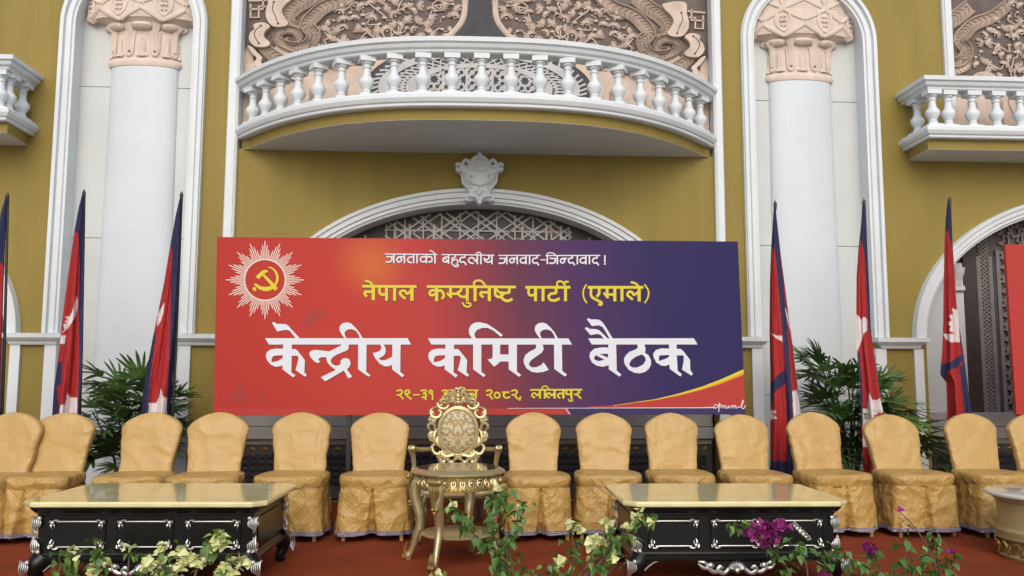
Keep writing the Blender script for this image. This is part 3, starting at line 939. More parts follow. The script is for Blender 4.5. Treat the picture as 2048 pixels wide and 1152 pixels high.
def banner_mat():
    m = bpy.data.materials.new('printed_banner'); m.use_nodes = True
    nt = m.node_tree; N, L = nt.nodes, nt.links
    b = N['Principled BSDF']; b.inputs['Roughness'].default_value = 0.5; b.inputs['Specular IOR Level'].default_value = 0.1
    tc = N.new('ShaderNodeTexCoord'); sx = N.new('ShaderNodeSeparateXYZ'); L.new(tc.outputs['Object'], sx.inputs[0])
    # slanted left-to-right blend
    ad = N.new('ShaderNodeMath'); ad.operation = 'MULTIPLY_ADD'
    L.new(sx.outputs[2], ad.inputs[0]); ad.inputs[1].default_value = 0.18; L.new(sx.outputs[0], ad.inputs[2])
    xa, xb = at(434, 650, BY).x, at(1480, 650, BY).x
    mr = N.new('ShaderNodeMapRange'); mr.inputs[1].default_value = xa + .30; mr.inputs[2].default_value = xb + .30
    L.new(ad.outputs[0], mr.inputs[0])
    cr = N.new('ShaderNodeValToRGB'); L.new(mr.outputs[0], cr.inputs[0])
    e = cr.color_ramp.elements
    stops = [(0.0, (.38, .036, .029)), (0.24, (.42, .046, .036)), (0.40, (.40, .048, .044)), (0.50, (.235, .042, .052)), (0.58, (.125, .038, .068)), (0.70, (.066, .032, .100)), (0.84, (.034, .025, .094)), (1.0, (.028, .023, .088))]
    e[0].position = 0; e[0].color = (*stops[0][1], 1); e[1].position = 1; e[1].color = (*stops[-1][1], 1)
    for p, c in stops[1:-1]:
        n = e.new(p); n.color = (*c, 1)
    # printed orange sun glow
    gp = at(742, 532, BY)
    vm = N.new('ShaderNodeVectorMath'); vm.operation = 'DISTANCE'; L.new(tc.outputs['Object'], vm.inputs[0]); vm.inputs[1].default_value = gp
    gr = N.new('ShaderNodeMapRange'); gr.interpolation_type = 'SMOOTHSTEP'
    gr.inputs[1].default_value = 0.0; gr.inputs[2].default_value = 0.42; gr.inputs[3].default_value = 0.36; gr.inputs[4].default_value = 0.0
    L.new(vm.outputs['Value'], gr.inputs[0])
    mx = N.new('ShaderNodeMix'); mx.data_type = 'RGBA'; L.new(gr.outputs[0], mx.inputs[0]); L.new(cr.outputs[0], mx.inputs[6]); mx.inputs[7].default_value = (.66, .25, .045, 1)
    # printed red flag billowing below the glow
    wv = N.new('ShaderNodeTexWave'); wv.inputs['Scale'].default_value = 0.55; wv.inputs['Distortion'].default_value = 3.0; wv.inputs['Detail'].default_value = 1.0; wv.bands_direction = 'DIAGONAL'
    L.new(tc.outputs['Object'], wv.inputs[0])
    gp2 = at(690, 590, BY)
    v2 = N.new('ShaderNodeVectorMath'); v2.operation = 'DISTANCE'; L.new(tc.outputs['Object'], v2.inputs[0]); v2.inputs[1].default_value = gp2
    g2 = N.new('ShaderNodeMapRange'); g2.interpolation_type = 'SMOOTHSTEP'; g2.inputs[1].default_value = 0.1; g2.inputs[2].default_value = 0.55; g2.inputs[3].default_value = 0.35; g2.inputs[4].default_value = 0.0
    L.new(v2.outputs['Value'], g2.inputs[0])
    ml = N.new('ShaderNodeMath'); ml.operation = 'MULTIPLY'; L.new(wv.outputs['Fac'], ml.inputs[0]); L.new(g2.outputs[0], ml.inputs[1])
    m2 = N.new('ShaderNodeMix'); m2.data_type = 'RGBA'; L.new(ml.outputs[0], m2.inputs[0]); L.new(mx.outputs[2], m2.inputs[6]); m2.inputs[7].default_value = (.44, .035, .03, 1)
    L.new(m2.outputs[2], b.inputs['Base Color'])
    nz = N.new('ShaderNodeTexNoise'); nz.inputs['Scale'].default_value = 1.2; nz.inputs['Detail'].default_value = 2; L.new(tc.outputs['Object'], nz.inputs[0])
    bp = N.new('ShaderNodeBump'); bp.inputs['Strength'].default_value = 0.25; bp.inputs['Distance'].default_value = 0.02; L.new(nz.outputs[0], bp.inputs['Height']); L.new(bp.outputs[0], b.inputs['Normal'])
    return m
base = at(955, 829, BY); base = Vector((base.x, BY, 0))
ban = thing('banner', 'wide red to indigo meeting banner with sun emblem and large white lettering', 'banner', base)
OFF = -base
q = [at(*p, BY) for p in ((427, 831), (1491, 829), (1475.5, 483), (434, 474))]
s = MB(); s.prism([(p.x, p.z) for p in q], BY, BY + .035)
s.build('printed_sheet', banner_mat(), ban, loc=OFF)
s = MB()
for px in (440, 700, 960, 1220, 1480):
    x = at(px, 700, BY).x
    s.box(x - .02, x + .02, BY + .037, BY + .077, 0.0, 2.45)
    s.box(x - .02, x + .02, BY + .077, BY + .30, 0.0, 0.03)
s.box(q[0].x + .05, q[1].x - .05, BY + .0365, BY + .07, 1.0, 1.04); s.box(q[0].x + .05, q[1].x - .05, BY + .0365, BY + .07, 2.40, 2.44)
s.build('support_frame', M['pole'], ban, loc=OFF)

def poly_part(name, polys, m, dy, d=0.0012):
    s = MB()
    for k, pl in enumerate(polys):
        loops = pl if isinstance(pl[0][0], (tuple, list)) else [pl]
        W = [[(lambda p: (p.x, p.z))(at(x, y, BY)) for x, y in L] for L in loops]
        s.prism(W[0], BY - dy - k * 2e-5, BY - dy + d - k * 2e-5, W[1:])
    return s.build(name, m, ban, loc=OFF)
class Ink:
    def __init__(s, ox, oy, sc): s.o = (ox, oy); s.sc = sc; s.mb = MB(); s.k = 0
    def st(s, pts, w, dy, smooth=True, cap=0.3):
        P = [Vector((s.o[0] + x / s.sc, s.o[1] + y / s.sc, 0)) for x, y in pts]
        if smooth and len(P) > 2: P = catmull(P, 5)
        w = w / s.sc
        d0 = (P[0] - P[1]).normalized(); d1 = (P[-1] - P[-2]).normalized()
        P[0] = P[0] + d0 * w * cap; P[-1] = P[-1] + d1 * w * cap
        vs = []
        n = len(P)
        for i in range(n):
            a = P[i] - P[i - 1] if i else P[1] - P[0]
            b = P[i + 1] - P[i] if i < n - 1 else P[-1] - P[-2]
            t = (a.normalized() + b.normalized()).normalized()
            nn = Vector((-t.y, t.x, 0)); sc = min(1.6, 1 / max(.5, nn.dot(Vector((-a.y, a.x, 0)).normalized())))
            for sg in (-1, 1):
                qq = P[i] + nn * sg * w / 2 * sc
                v = at(qq.x, qq.y, BY); vs.append((v.x, BY - dy - s.k * 1.5e-5 - i * 1e-6, v.z))
        s.k += 1
        s.mb.add(vs, [(2 * i, 2 * i + 1, 2 * i + 3, 2 * i + 2) for i in range(n - 1)])
def ink_part(name, runs, m, dy, grow=0.0, shift=(0, 0)):
    """runs: list of (origin x, origin y, scale, [(points, width)])"""
    mb = MB(); k = 0
    for ox, oy, sc, strokes in runs:
        I = Ink(ox + shift[0], oy + shift[1], sc); I.mb = mb; I.k = k
        for pts, w in strokes:
            I.st(pts, w + grow * sc, dy)
        k = I.k
    return mb.build(name, m, ban, loc=OFF)
def circ(cx, cy, r, a0=0, a1=360, n=14): return [(cx + r * math.cos(R_(a0 + (a1 - a0) * i / n)), cy + r * math.sin(R_(a0 + (a1 - a0) * i / n))) for i in range(n + 1)]

# slogan line, white
w = 25
A = [([(92, 112), (975, 120)], 18), ([(237, 115), (237, 262)], w), ([(112, 158), (237, 158)], w - 3), ([(196, 160), (206, 195), (190, 232), (155, 249), (104, 244)], w),
     ([(418, 118), (418, 262)], w), (circ(328, 206, 40), w), ([(330, 162), (418, 160)], w), ([(575, 118), (575, 262)], w), ([(575, 162), (510, 162), (474, 192), (474, 225), (500, 250), (540, 258)], w),
     ([(632, 118), (632, 262)], w), ([(790, 118), (790, 262)], w), ([(790, 160), (720, 160), (690, 195), (705, 235), (750, 245), (788, 222)], w), ([(790, 180), (830, 158), (875, 165), (890, 200), (875, 240), (825, 248)], w),
     ([(938, 118), (938, 265)], w), ([(935, 105), (900, 70), (850, 52)], 18),
     ([(1055, 120), (1945, 133)], 18), ([(1170, 125), (1170, 270)], w), ([(1170, 168), (1110, 168), (1078, 198), (1082, 235), (1120, 250), (1170, 232)], w), ([(1095, 185), (1160, 235)], 18),
     ([(1290, 130), (1285, 165), (1235, 178), (1235, 203), (1300, 205), (1330, 230), (1320, 262)], 22), ([(1265, 215), (1228, 235), (1225, 270), (1255, 305), (1300, 328), (1335, 312), (1320, 288), (1295, 290)], 22),
     ([(1445, 130), (1440, 168), (1390, 172), (1362, 212), (1382, 250), (1435, 250), (1468, 292)], w), ([(1660, 130), (1660, 280)], w), ([(1655, 200), (1630, 232), (1600, 190), (1560, 172), (1515, 198), (1517, 240), (1555, 266), (1592, 270)], w),
     ([(1722, 130), (1722, 280)], w), ([(1640, 125), (1650, 95), (1690, 82), (1718, 100), (1726, 128)], 18), ([(1910, 130), (1910, 280)], w), ([(1850, 135), (1868, 170), (1840, 202), (1795, 205)], w), ([(1775, 185), (1795, 230), (1850, 252), (1910, 225)], w)]
w = 24
B = [([(140, 130), (820, 130)], 17), ([(915, 133), (1800, 130)], 17), ([(275, 130), (275, 268)], w), ([(160, 180), (275, 180)], w - 3), ([(236, 182), (246, 212), (230, 246), (195, 259), (146, 256)], w), ([(447, 130), (447, 268)], w), (circ(360, 214, 36), w), ([(360, 178), (447, 178)], w),
     ([(590, 130), (590, 268)], w), ([(590, 178), (530, 174), (496, 207), (510, 245), (560, 250), (590, 225)], w), ([(648, 130), (648, 268)], w), ([(770, 130), (768, 172), (715, 180), (695, 218), (720, 256), (770, 252), (795, 288)], w),
     ([(830, 202), (908, 202)], 17), ([(938, 130), (938, 268)], w), ([(925, 125), (950, 94), (1000, 86), (1050, 102), (1075, 130)], 17), ([(1103, 130), (1103, 268)], w), ([(985, 180), (1103, 180)], w - 3), ([(1062, 182), (1072, 212), (1056, 246), (1022, 259), (976, 256)], w),
     (circ(1188, 218, 34), w), ([(1188, 180), (1255, 180)], w), ([(1345, 133), (1345, 172), (1300, 180), (1285, 220), (1310, 255), (1355, 248), (1385, 284)], w), ([(1430, 130), (1430, 268)], w),
     ([(1570, 130), (1570, 268)], w), ([(1570, 176), (1510, 173), (1476, 208), (1490, 245), (1540, 250), (1570, 225)], w), ([(1628, 130), (1628, 268)], w), ([(1750, 133), (1750, 172), (1700, 180), (1680, 220), (1705, 255), (1750, 250), (1775, 288)], w),
     ([(1880, 135), (1880, 235)], 24), ([(1880, 262), (1880, 276)], 26)]
slog = [(760, 495, 8.533, A), (980, 495, 8.192, B)]
ink_part('slogan_edge', slog, M['print_shadow'], .0012, 0.9, (.7, .7))
ink_part('slogan_lettering', slog, M['print_white'], .0022)
# party name, yellow
w = 37
A = [([(72, 112), (748, 116)], 34), ([(896, 116), (2016, 122)], 34), ([(203, 112), (203, 278)], 42), ([(195, 182), (105, 182)], 34), ([(110, 175), (90, 205), (115, 238)], 34), ([(102, 42), (160, 60), (205, 110)], 28),
     ([(283, 115), (283, 190), (320, 220), (372, 205)], 34), ([(372, 115), (372, 285)], 38), ([(475, 115), (475, 285)], 38), ([(697, 115), (697, 285)], 42), ([(690, 165), (638, 208), (610, 175), (575, 168), (542, 200), (570, 235), (607, 266)], 32),
     ([(1012, 118), (1012, 290)], 42), ([(1012, 168), (950, 165), (922, 200), (950, 228), (1012, 205)], 32), ([(1020, 180), (1060, 165), (1095, 195), (1105, 235), (1085, 268)], 32),
     ([(1190, 120), (1190, 240)], 38), ([(1190, 208), (1275, 208)], 32), ([(1150, 205), (1198, 252)], 30), ([(1322, 120), (1325, 165), (1288, 190)], 32), ([(1285, 190), (1310, 235), (1360, 250), (1405, 228)], 32), ([(1405, 120), (1405, 288)], 38),
     ([(1345, 325), (1375, 365), (1430, 372), (1447, 338), (1395, 320)], 24), ([(1505, 120), (1505, 292)], 40), ([(1495, 110), (1492, 62), (1540, 38), (1590, 50), (1635, 100)], 26), ([(1687, 120), (1687, 292)], 40), ([(1680, 190), (1590, 190)], 32), ([(1590, 182), (1572, 215), (1605, 248)], 32),
     ([(1765, 125), (1762, 210), (1790, 245), (1832, 250)], 34), ([(1775, 150), (1838, 215)], 26), ([(1940, 130), (1940, 188), (1880, 202), (1845, 238), (1865, 280), (1920, 300), (1975, 280)], 34), ([(1838, 190), (1885, 200)], 28)]
B = [([(220, 134), (812, 134)], 36), ([(1072, 134), (1808, 134)], 36), ([(255, 140), (255, 218), (290, 245), (348, 225)], 34), ([(348, 135), (348, 312)], 40), ([(450, 135), (450, 312)], 40), ([(625, 135), (625, 208), (560, 222), (527, 260), (550, 305), (610, 313), (668, 290)], 36),
     ([(757, 135), (757, 312)], 40), ([(648, 120), (642, 75), (680, 50), (725, 70), (755, 125)], 26), ([(745, 92), (755, 58), (795, 60)], 24), ([(1038, 100), (1000, 180), (1005, 270), (1045, 345)], 20),
     ([(1108, 135), (1108, 250), (1170, 300), (1245, 340), (1242, 370), (1215, 365)], 34), ([(1215, 135), (1215, 212), (1190, 255)], 38), ([(1325, 135), (1325, 268)], 38), ([(1325, 232), (1430, 232)], 32), ([(1282, 215), (1336, 275)], 30), ([(1430, 135), (1430, 314)], 40), ([(1528, 135), (1528, 314)], 40),
     ([(1762, 135), (1762, 314)], 42), ([(1755, 195), (1692, 236), (1665, 200), (1625, 195), (1600, 235), (1630, 265), (1668, 296)], 32), ([(1655, 65), (1710, 80), (1762, 130)], 28), ([(1838, 100), (1888, 180), (1883, 270), (1840, 345)], 20)]
name = [(715, 555, 6.4, A), (1020, 555, 6.827, B)]
ink_part('party_name_edge', name, M['print_dark'], .0012, 2.2, (.5, .6))
ink_part('party_name_lettering', name, M['print_yellow'], .0024)
# date and place, amber yellow
w = 17
D = [([(68, 82), (105, 74), (120, 95), (98, 120), (72, 120)], w), ([(92, 118), (128, 160)], w), ([(190, 78), (155, 80), (148, 102), (172, 112), (196, 92)], w), ([(150, 108), (175, 135), (208, 162)], w), ([(228, 120), (290, 120)], 13),
     ([(305, 80), (345, 74), (352, 92), (325, 108)], w), ([(325, 108), (352, 116), (352, 138), (315, 145)], w), ([(335, 145), (352, 166)], w), (circ(397, 92, 15), w), ([(412, 82), (416, 165)], w),
     ([(510, 82), (545, 75), (552, 92), (528, 107)], w), ([(528, 107), (556, 116), (550, 140), (512, 140)], w), ([(540, 110), (582, 110)], w), ([(582, 75), (582, 152)], w + 3), ([(566, 76), (858, 76)], 15),
     ([(628, 78), (628, 108), (602, 122)], w), ([(602, 120), (642, 152)], w), ([(628, 112), (668, 112)], w), ([(668, 76), (668, 152)], w + 3), ([(738, 76), (738, 152)], w + 3), ([(690, 44), (725, 56), (742, 76)], 13),
     ([(770, 110), (812, 110), (814, 130), (795, 145), (766, 148)], w), ([(838, 76), (838, 150)], w + 3),
     ([(940, 82), (978, 74), (993, 95), (970, 120), (944, 120)], w), ([(963, 118), (1000, 160)], w), (circ(1045, 124, 26), w), ([(1098, 95), (1162, 95)], w), ([(1128, 96), (1106, 124), (1130, 150), (1166, 142)], w),
     ([(1186, 82), (1224, 74), (1239, 95), (1216, 120), (1190, 120)], w), ([(1209, 118), (1246, 160)], w), ([(1272, 140), (1264, 172)], w),
     ([(1370, 72), (1868, 70)], 16), ([(1462, 72), (1462, 150)], w + 4), ([(1460, 102), (1432, 126), (1415, 105), (1390, 110), (1385, 130), (1410, 148)], w), ([(1510, 72), (1510, 150)], w + 4), ([(1486, 72), (1486, 45), (1520, 36), (1555, 70)], 12),
     ([(1605, 72), (1605, 150)], w + 4), ([(1603, 102), (1575, 126), (1558, 105), (1533, 110), (1528, 130), (1553, 148)], w), ([(1690, 72), (1690, 150)], w + 4), ([(1688, 110), (1650, 108), (1635, 130), (1655, 150)], w),
     ([(1720, 75), (1722, 112), (1765, 114)], w), ([(1768, 72), (1768, 148)], w + 4), ([(1740, 165), (1755, 183), (1782, 172), (1766, 160)], 12), ([(1830, 75), (1846, 95), (1822, 112), (1800, 116)], w), ([(1815, 112), (1862, 154)], w)]
date = [(780, 765, 4.876, D)]
ink_part('date_edge', date, M['print_dark'], .0012, 1.6, (.5, .5))
ink_part('date_lettering', date, M['print_yellow'], .0024)

# headline, white calligraphic letters traced as outlines
def sh(pl, dx, dy=0): return [(x + dx, y + dy) for x, y in pl]
KA = [[(298, 370), (408, 370), (402, 735), (455, 772), (428, 800), (288, 695)],
      [(300, 432), (200, 430), (130, 445), (88, 480), (76, 520), (92, 580), (138, 635), (200, 662), (250, 657), (300, 640), (300, 545), (230, 590), (148, 606), (150, 560), (170, 525), (220, 517), (300, 515)],
      [(404, 437), (450, 435), (480, 455), (575, 578), (568, 735), (600, 768), (578, 790), (455, 705), (475, 640), (492, 560), (490, 530), (480, 522), (404, 522)]]
II = [(1085, 300), (1040, 240), (1015, 190), (1022, 140), (1058, 105), (1110, 94), (1160, 105), (1220, 160), (1270, 220), (1315, 300), (1278, 300), (1262, 250), (1230, 205), (1180, 182), (1130, 185), (1097, 205), (1082, 230), (1090, 265), (1112, 300)]
T1 = [[(65, 297), (1890, 297), (1935, 378), (115, 378)],
      [(152, 98), (192, 90), (208, 112), (330, 118), (360, 135), (400, 180), (510, 300), (460, 300), (385, 205), (350, 190), (290, 195), (222, 212)]] + KA + [
      [(1042, 372), (1135, 372), (1135, 430), (1110, 455), (1000, 500), (940, 535), (910, 570), (905, 600), (930, 632), (970, 650), (1010, 645), (1035, 625), (1030, 590), (1060, 558), (1100, 550), (1145, 570), (1162, 615), (1145, 665), (1112, 695), (1180, 790), (1130, 812), (1075, 710), (835, 850), (778, 795), (970, 705), (900, 650), (860, 600), (845, 540), (790, 540), (755, 555), (750, 575), (772, 602), (735, 615), (690, 590), (640, 530), (630, 495), (645, 465), (685, 447), (740, 448), (800, 455), (890, 465), (1000, 410), (1038, 390)],
      [(1258, 370), (1365, 370), (1360, 730), (1415, 768), (1390, 790), (1255, 695)], II,
      [(1695, 370), (1800, 370), (1795, 728), (1850, 772), (1822, 795), (1690, 695)],
      [(1540, 372), (1580, 372), (1605, 420), (1610, 470), (1590, 515), (1520, 558), (1545, 578), (1600, 580), (1700, 530), (1700, 635), (1640, 658), (1590, 655), (1530, 620), (1480, 560), (1452, 510), (1447, 485), (1500, 475), (1540, 455), (1556, 420)]]
T2 = [[(100, 299), (1900, 300), (1945, 378), (145, 378)]] + [sh(p, 28) for p in KA] + [
      [(680, 370), (785, 370), (785, 728), (840, 770), (815, 795), (680, 695)],
      [(667, 303), (630, 240), (625, 180), (650, 130), (700, 98), (760, 92), (860, 115), (960, 180), (1060, 255), (1035, 278), (940, 200), (870, 165), (800, 165), (730, 190), (697, 235), (700, 270), (718, 303)],
      [(930, 370), (1025, 370), (1025, 595), (1000, 625), (948, 662), (862, 568), (905, 563), (930, 545)], [(1020, 505), (1140, 505), (1140, 595), (1020, 595)], [(1135, 370), (1240, 370), (1240, 722), (1295, 768), (1268, 790), (1135, 695)],
      [(1485, 372), (1570, 372), (1582, 440), (1560, 480), (1480, 535), (1420, 580), (1395, 620), (1400, 650), (1440, 672), (1500, 665), (1550, 640), (1582, 605), (1648, 702), (1580, 728), (1500, 738), (1430, 728), (1360, 680), (1330, 620), (1325, 570), (1350, 510), (1400, 470), (1470, 435), (1485, 420)],
      [(1715, 370), (1815, 370), (1820, 715), (1880, 762), (1855, 788), (1718, 690)], sh(II, 452, 3)]
T3 = [[(198, 257), (1358, 255), (1397, 323), (238, 323)],
      [(182, 44), (212, 36), (222, 48), (310, 50), (345, 70), (375, 105), (470, 260), (435, 260), (380, 165), (355, 130), (320, 115), (285, 115), (240, 122)], [(158, 142), (190, 134), (210, 152), (280, 155), (315, 165), (345, 190), (415, 260), (375, 260), (330, 215), (300, 207), (225, 220)],
      [(420, 318), (505, 318), (512, 610), (563, 655), (540, 675), (425, 595)],
      [[(423, 357), (350, 355), (270, 368), (220, 410), (213, 460), (240, 520), (290, 555), (360, 568), (423, 550)], [(325, 428), (416, 424), (416, 470)], [(285, 440), (380, 492), (310, 507), (270, 490), (262, 465)]],
      [[(735, 318), (745, 355), (725, 375), (650, 405), (605, 450), (590, 490), (600, 540), (640, 600), (700, 632), (765, 640), (820, 625), (865, 590), (888, 540), (885, 490), (860, 440), (822, 417), (828, 370), (813, 318)], [(798, 440), (825, 462), (830, 500), (800, 545), (740, 575), (690, 577), (655, 560), (650, 535), (670, 495), (720, 457), (790, 430)]],
      [(1085, 318), (1168, 318), (1170, 440), (1180, 610), (1228, 652), (1208, 673), (1092, 590)], [(1090, 368), (1000, 366), (940, 385), (912, 425), (915, 460), (945, 520), (1000, 555), (1045, 558), (1094, 540), (1094, 455), (1050, 480), (975, 505), (972, 465), (985, 442), (1090, 438)],
      [(1166, 372), (1212, 372), (1240, 395), (1315, 490), (1318, 605), (1348, 645), (1330, 665), (1228, 598), (1245, 520), (1248, 450), (1235, 442), (1166, 442)]]
def conv(T, ox, oy, sc, dx=0, dy=0):
    f = lambda L: [(ox + x / sc + dx, oy + y / sc + dy) for x, y in L]
    return [[f(L) for L in p] if isinstance(p[0][0], (tuple, list)) else f(p) for p in T]
for nm, m, dy, dd in (('headline_edge', M['print_shadow'], .0012, 1.1), ('headline_lettering', M['print_white'], .0026, 0)):
    poly_part(nm, conv(T1, 520, 630, 6.4, dd, dd) + conv(T2, 840, 630, 6.4, dd, dd) + conv(T3, 1140, 630, 5.486, dd, dd), m, dy)
# sunburst emblem
E_ = lambda x, y: (430 + x / 6.4, 470 + y / 6.4)
s = MB()
for i in range(96):
    a = i * 3.75; o = i % 6; L = {0: 508, 1: 452, 5: 452, 2: 392, 4: 392, 3: 335}[o]
    ca, sa = math.cos(R_(a)), math.sin(R_(a))
    P = []
    for r, wd in ((262, 4.6), (L - 30, 6.2), (L, 1.5)):
        for sg in (-1, 1):
            v = at(*E_(640 + r * ca - sg * wd * sa, 575 + r * sa + sg * wd * ca), BY); P.append((v.x, BY - .0022, v.z))
    s.add(P, [(0, 1, 3, 2), (2, 3, 5, 4)])
s.build('sunburst_rays', M['print_cream'], ban, loc=OFF)
poly_part('sunburst_ring', [[[E_(640 + 268 * math.cos(2 * PI * i / 60), 575 + 268 * math.sin(2 * PI * i / 60)) for i in range(60)], [E_(640 + 254 * math.cos(2 * PI * i / 60), 575 + 254 * math.sin(2 * PI * i / 60)) for i in range(60)]]], M['print_cream'], .003)
HS = [[(520, 535), (605, 455), (640, 447), (668, 450), (682, 462), (660, 474), (622, 492), (560, 562)], [(603, 512), (632, 500), (772, 640), (735, 664)],
      [(668, 405), (730, 412), (785, 455), (812, 520), (808, 590), (775, 650), (742, 684), (745, 650), (776, 600), (785, 540), (770, 480), (728, 432)],
      [(498, 632), (520, 618), (580, 653), (640, 666), (700, 658), (745, 636), (748, 680), (690, 712), (630, 715), (560, 690), (512, 645)],
      circ(505, 690, 23, n=14)[:-1], [(760, 648), (804, 672), (768, 712), (733, 680)]]
poly_part('hammer_and_sickle_edge', conv([sh(p, 5, 7) for p in HS], 430, 470, 6.4), M['print_amber'], .0022)
poly_part('hammer_and_sickle', conv(HS, 430, 470, 6.4), M['print_yellow'], .0034)
# swoosh, strips and small marks at the foot of the banner
top_y = [(480, 992), (700, 957), (930, 925), (1200, 860), (1450, 785), (1650, 708), (1902, 595)]
mid_y = [(1905, 630), (1650, 740), (1450, 806), (1200, 874), (930, 932), (700, 961), (480, 996)]
low_y = [(1906, 655), (1650, 758), (1450, 820), (1200, 884), (930, 937), (700, 964), (480, 999)]
Z4 = lambda L: [(1140 + x / 5.486, 630 + y / 5.486) for x, y in L]
poly_part('red_swoosh', [Z4([(200, 1006), (480, 990)] + [(x, y + 6) for x, y in top_y[1:]] + [(1922, 1018), (200, 1016)])], M['print_red'], .0012)
poly_part('amber_swoosh', [Z4(top_y + low_y)], M['print_amber'], .0022)
poly_part('yellow_swoosh', [Z4(top_y + mid_y)], M['print_yellow'], .003)
poly_part('indigo_strip', [[(1136, 817), (1490, 816.5), (1490.6, 828.5), (1144, 829)]], M['print_indigo'], .0012)
poly_part('red_strip', [[(432, 817), (1133, 817), (1140, 829), (430, 830)]], M['print_red'], .0008)
poly_part('lilac_bar', [[(1129, 816), (1133, 816), (1142, 829), (1138, 829)]], M['print_lilac'], .0022)
poly_part('white_rule', [[(1015, 816.2), (1428, 814.6), (1428, 816.2), (1015, 817.0)]], M['print_white'], .0030)
script = [(1410, 730, 10.478, [([(0, 888), (185, 888)], 15), ([(250, 834), (215, 828), (186, 868), (205, 908), (262, 872), (304, 800)], 17), ([(305, 795), (282, 978)], 18), ([(296, 852), (324, 830), (340, 846), (322, 880), (298, 888)], 14),
          ([(352, 906), (372, 850)], 16), ([(362, 884), (395, 848), (410, 860), (402, 906)], 15), ([(446, 850), (434, 890), (450, 908), (482, 876)], 15), ([(496, 850), (486, 906)], 16), ([(486, 900), (520, 880)], 12),
          ([(552, 850), (538, 906)], 16), ([(546, 882), (582, 848), (597, 862), (586, 906)], 15), ([(592, 882), (632, 848), (648, 862), (638, 902), (690, 892)], 15), ([(690, 892), (765, 850), (797, 770), (788, 738), (765, 820), (765, 890), (792, 918), (820, 895), (845, 850)], 17)])]
ink_part('script_lettering', script, M['print_white'], .0040)
TEM = [[(455, 803), (462, 790), (466, 790), (470, 778), (476, 768), (482, 768), (487, 778), (492, 790), (497, 790), (500, 803)], [(516, 803), (520, 786), (523, 776), (527, 786), (532, 803)], [(557, 803), (562, 790), (565, 803)], [(430, 803), (431, 765), (436, 765), (437, 803)], [(584, 800), (585, 786), (587, 786), (588, 800)], [(730, 800), (732, 788), (735, 800)]]
for k_, T_ in enumerate(TEM): poly_part('temple_silhouette', [T_], M['print_maroon'], .0010 + k_ * 1e-5)
poly_part('flag_foot_print', [[(604, 652), (612, 634), (620, 624), (640, 620), (654, 622), (656, 630), (640, 636), (630, 644), (624, 654)]], M['print_maroon'], .0009)
# second banner cut by the right edge
q2 = [at(*p, BY) for p in ((2033, 829), (2010, 489))]
b2 = thing('banner', 'plain red end of a second banner cut by the right edge', 'banner', (q2[0].x, BY, 0))
s = MB(); s.prism([(q2[0].x, q2[0].z), (8.4, q2[0].z), (8.4, q2[1].z), (q2[1].x, q2[1].z)], BY, BY + .035)
s.build('printed_sheet', M['print_red'], b2, loc=(-q2[0].x, -BY, 0))
s = MB()
for x in (q2[0].x + .05, 6.7, 8.3): s.box(x, x + .04, BY + .037, BY + .077, 0, 2.45); s.box(x, x + .04, BY + .077, BY + .3, 0, .03)
s.build('support_frame', M['pole'], b2, loc=(-q2[0].x, -BY, 0))

# ------------------------------------------------------------------ flags
def vcol_mat(name):
    m = bpy.data.materials.new(name); m.use_nodes = True
    nt = m.node_tree; N, L = nt.nodes, nt.links; b = N['Principled BSDF']
    b.inputs['Roughness'].default_value = 0.65; b.inputs['Specular IOR Level'].default_value = 0.15
    a = N.new('ShaderNodeAttribute'); a.attribute_name = 'dye'
    L.new(a.outputs['Color'], b.inputs['Base Color'])
    tc = N.new('ShaderNodeTexCoord'); nz = N.new('ShaderNodeTexNoise'); mp = N.new('ShaderNodeMapping'); mp.inputs['Scale'].default_value = (9, 9, 1.2)
    L.new(tc.outputs['Object'], mp.inputs[0]); L.new(mp.outputs[0], nz.inputs[0]); nz.inputs['Detail'].default_value = 3
    bp = N.new('ShaderNodeBump'); bp.inputs['Strength'].default_value = .55; bp.inputs['Distance'].default_value = .03
    L.new(nz.outputs[0], bp.inputs['Height']); L.new(bp.outputs[0], b.inputs['Normal'])
    return m
M['flag'] = vcol_mat('dyed_flag_cloth')
RED, BLU, WHT = (0.35, 0.026, 0.026), (0.028, 0.031, 0.080), (0.66, 0.58, 0.58)
def inpoly(x, y, P):
    c = False; j = len(P) - 1
    for i in range(len(P)):
        if (P[i][1] > y) != (P[j][1] > y) and x < (P[j][0] - P[i][0]) * (y - P[i][1]) / (P[j][1] - P[i][1]) + P[i][0]: c = not c
        j = i
    return c
def interp(L, y):
    for a, b in zip(L, L[1:]):
        if a[1] <= y <= b[1]: return a[0] + (b[0] - a[0]) * (y - a[1]) / max(1e-6, b[1] - a[1])
    return L[0][0] if y < L[0][1] else L[-1][0]
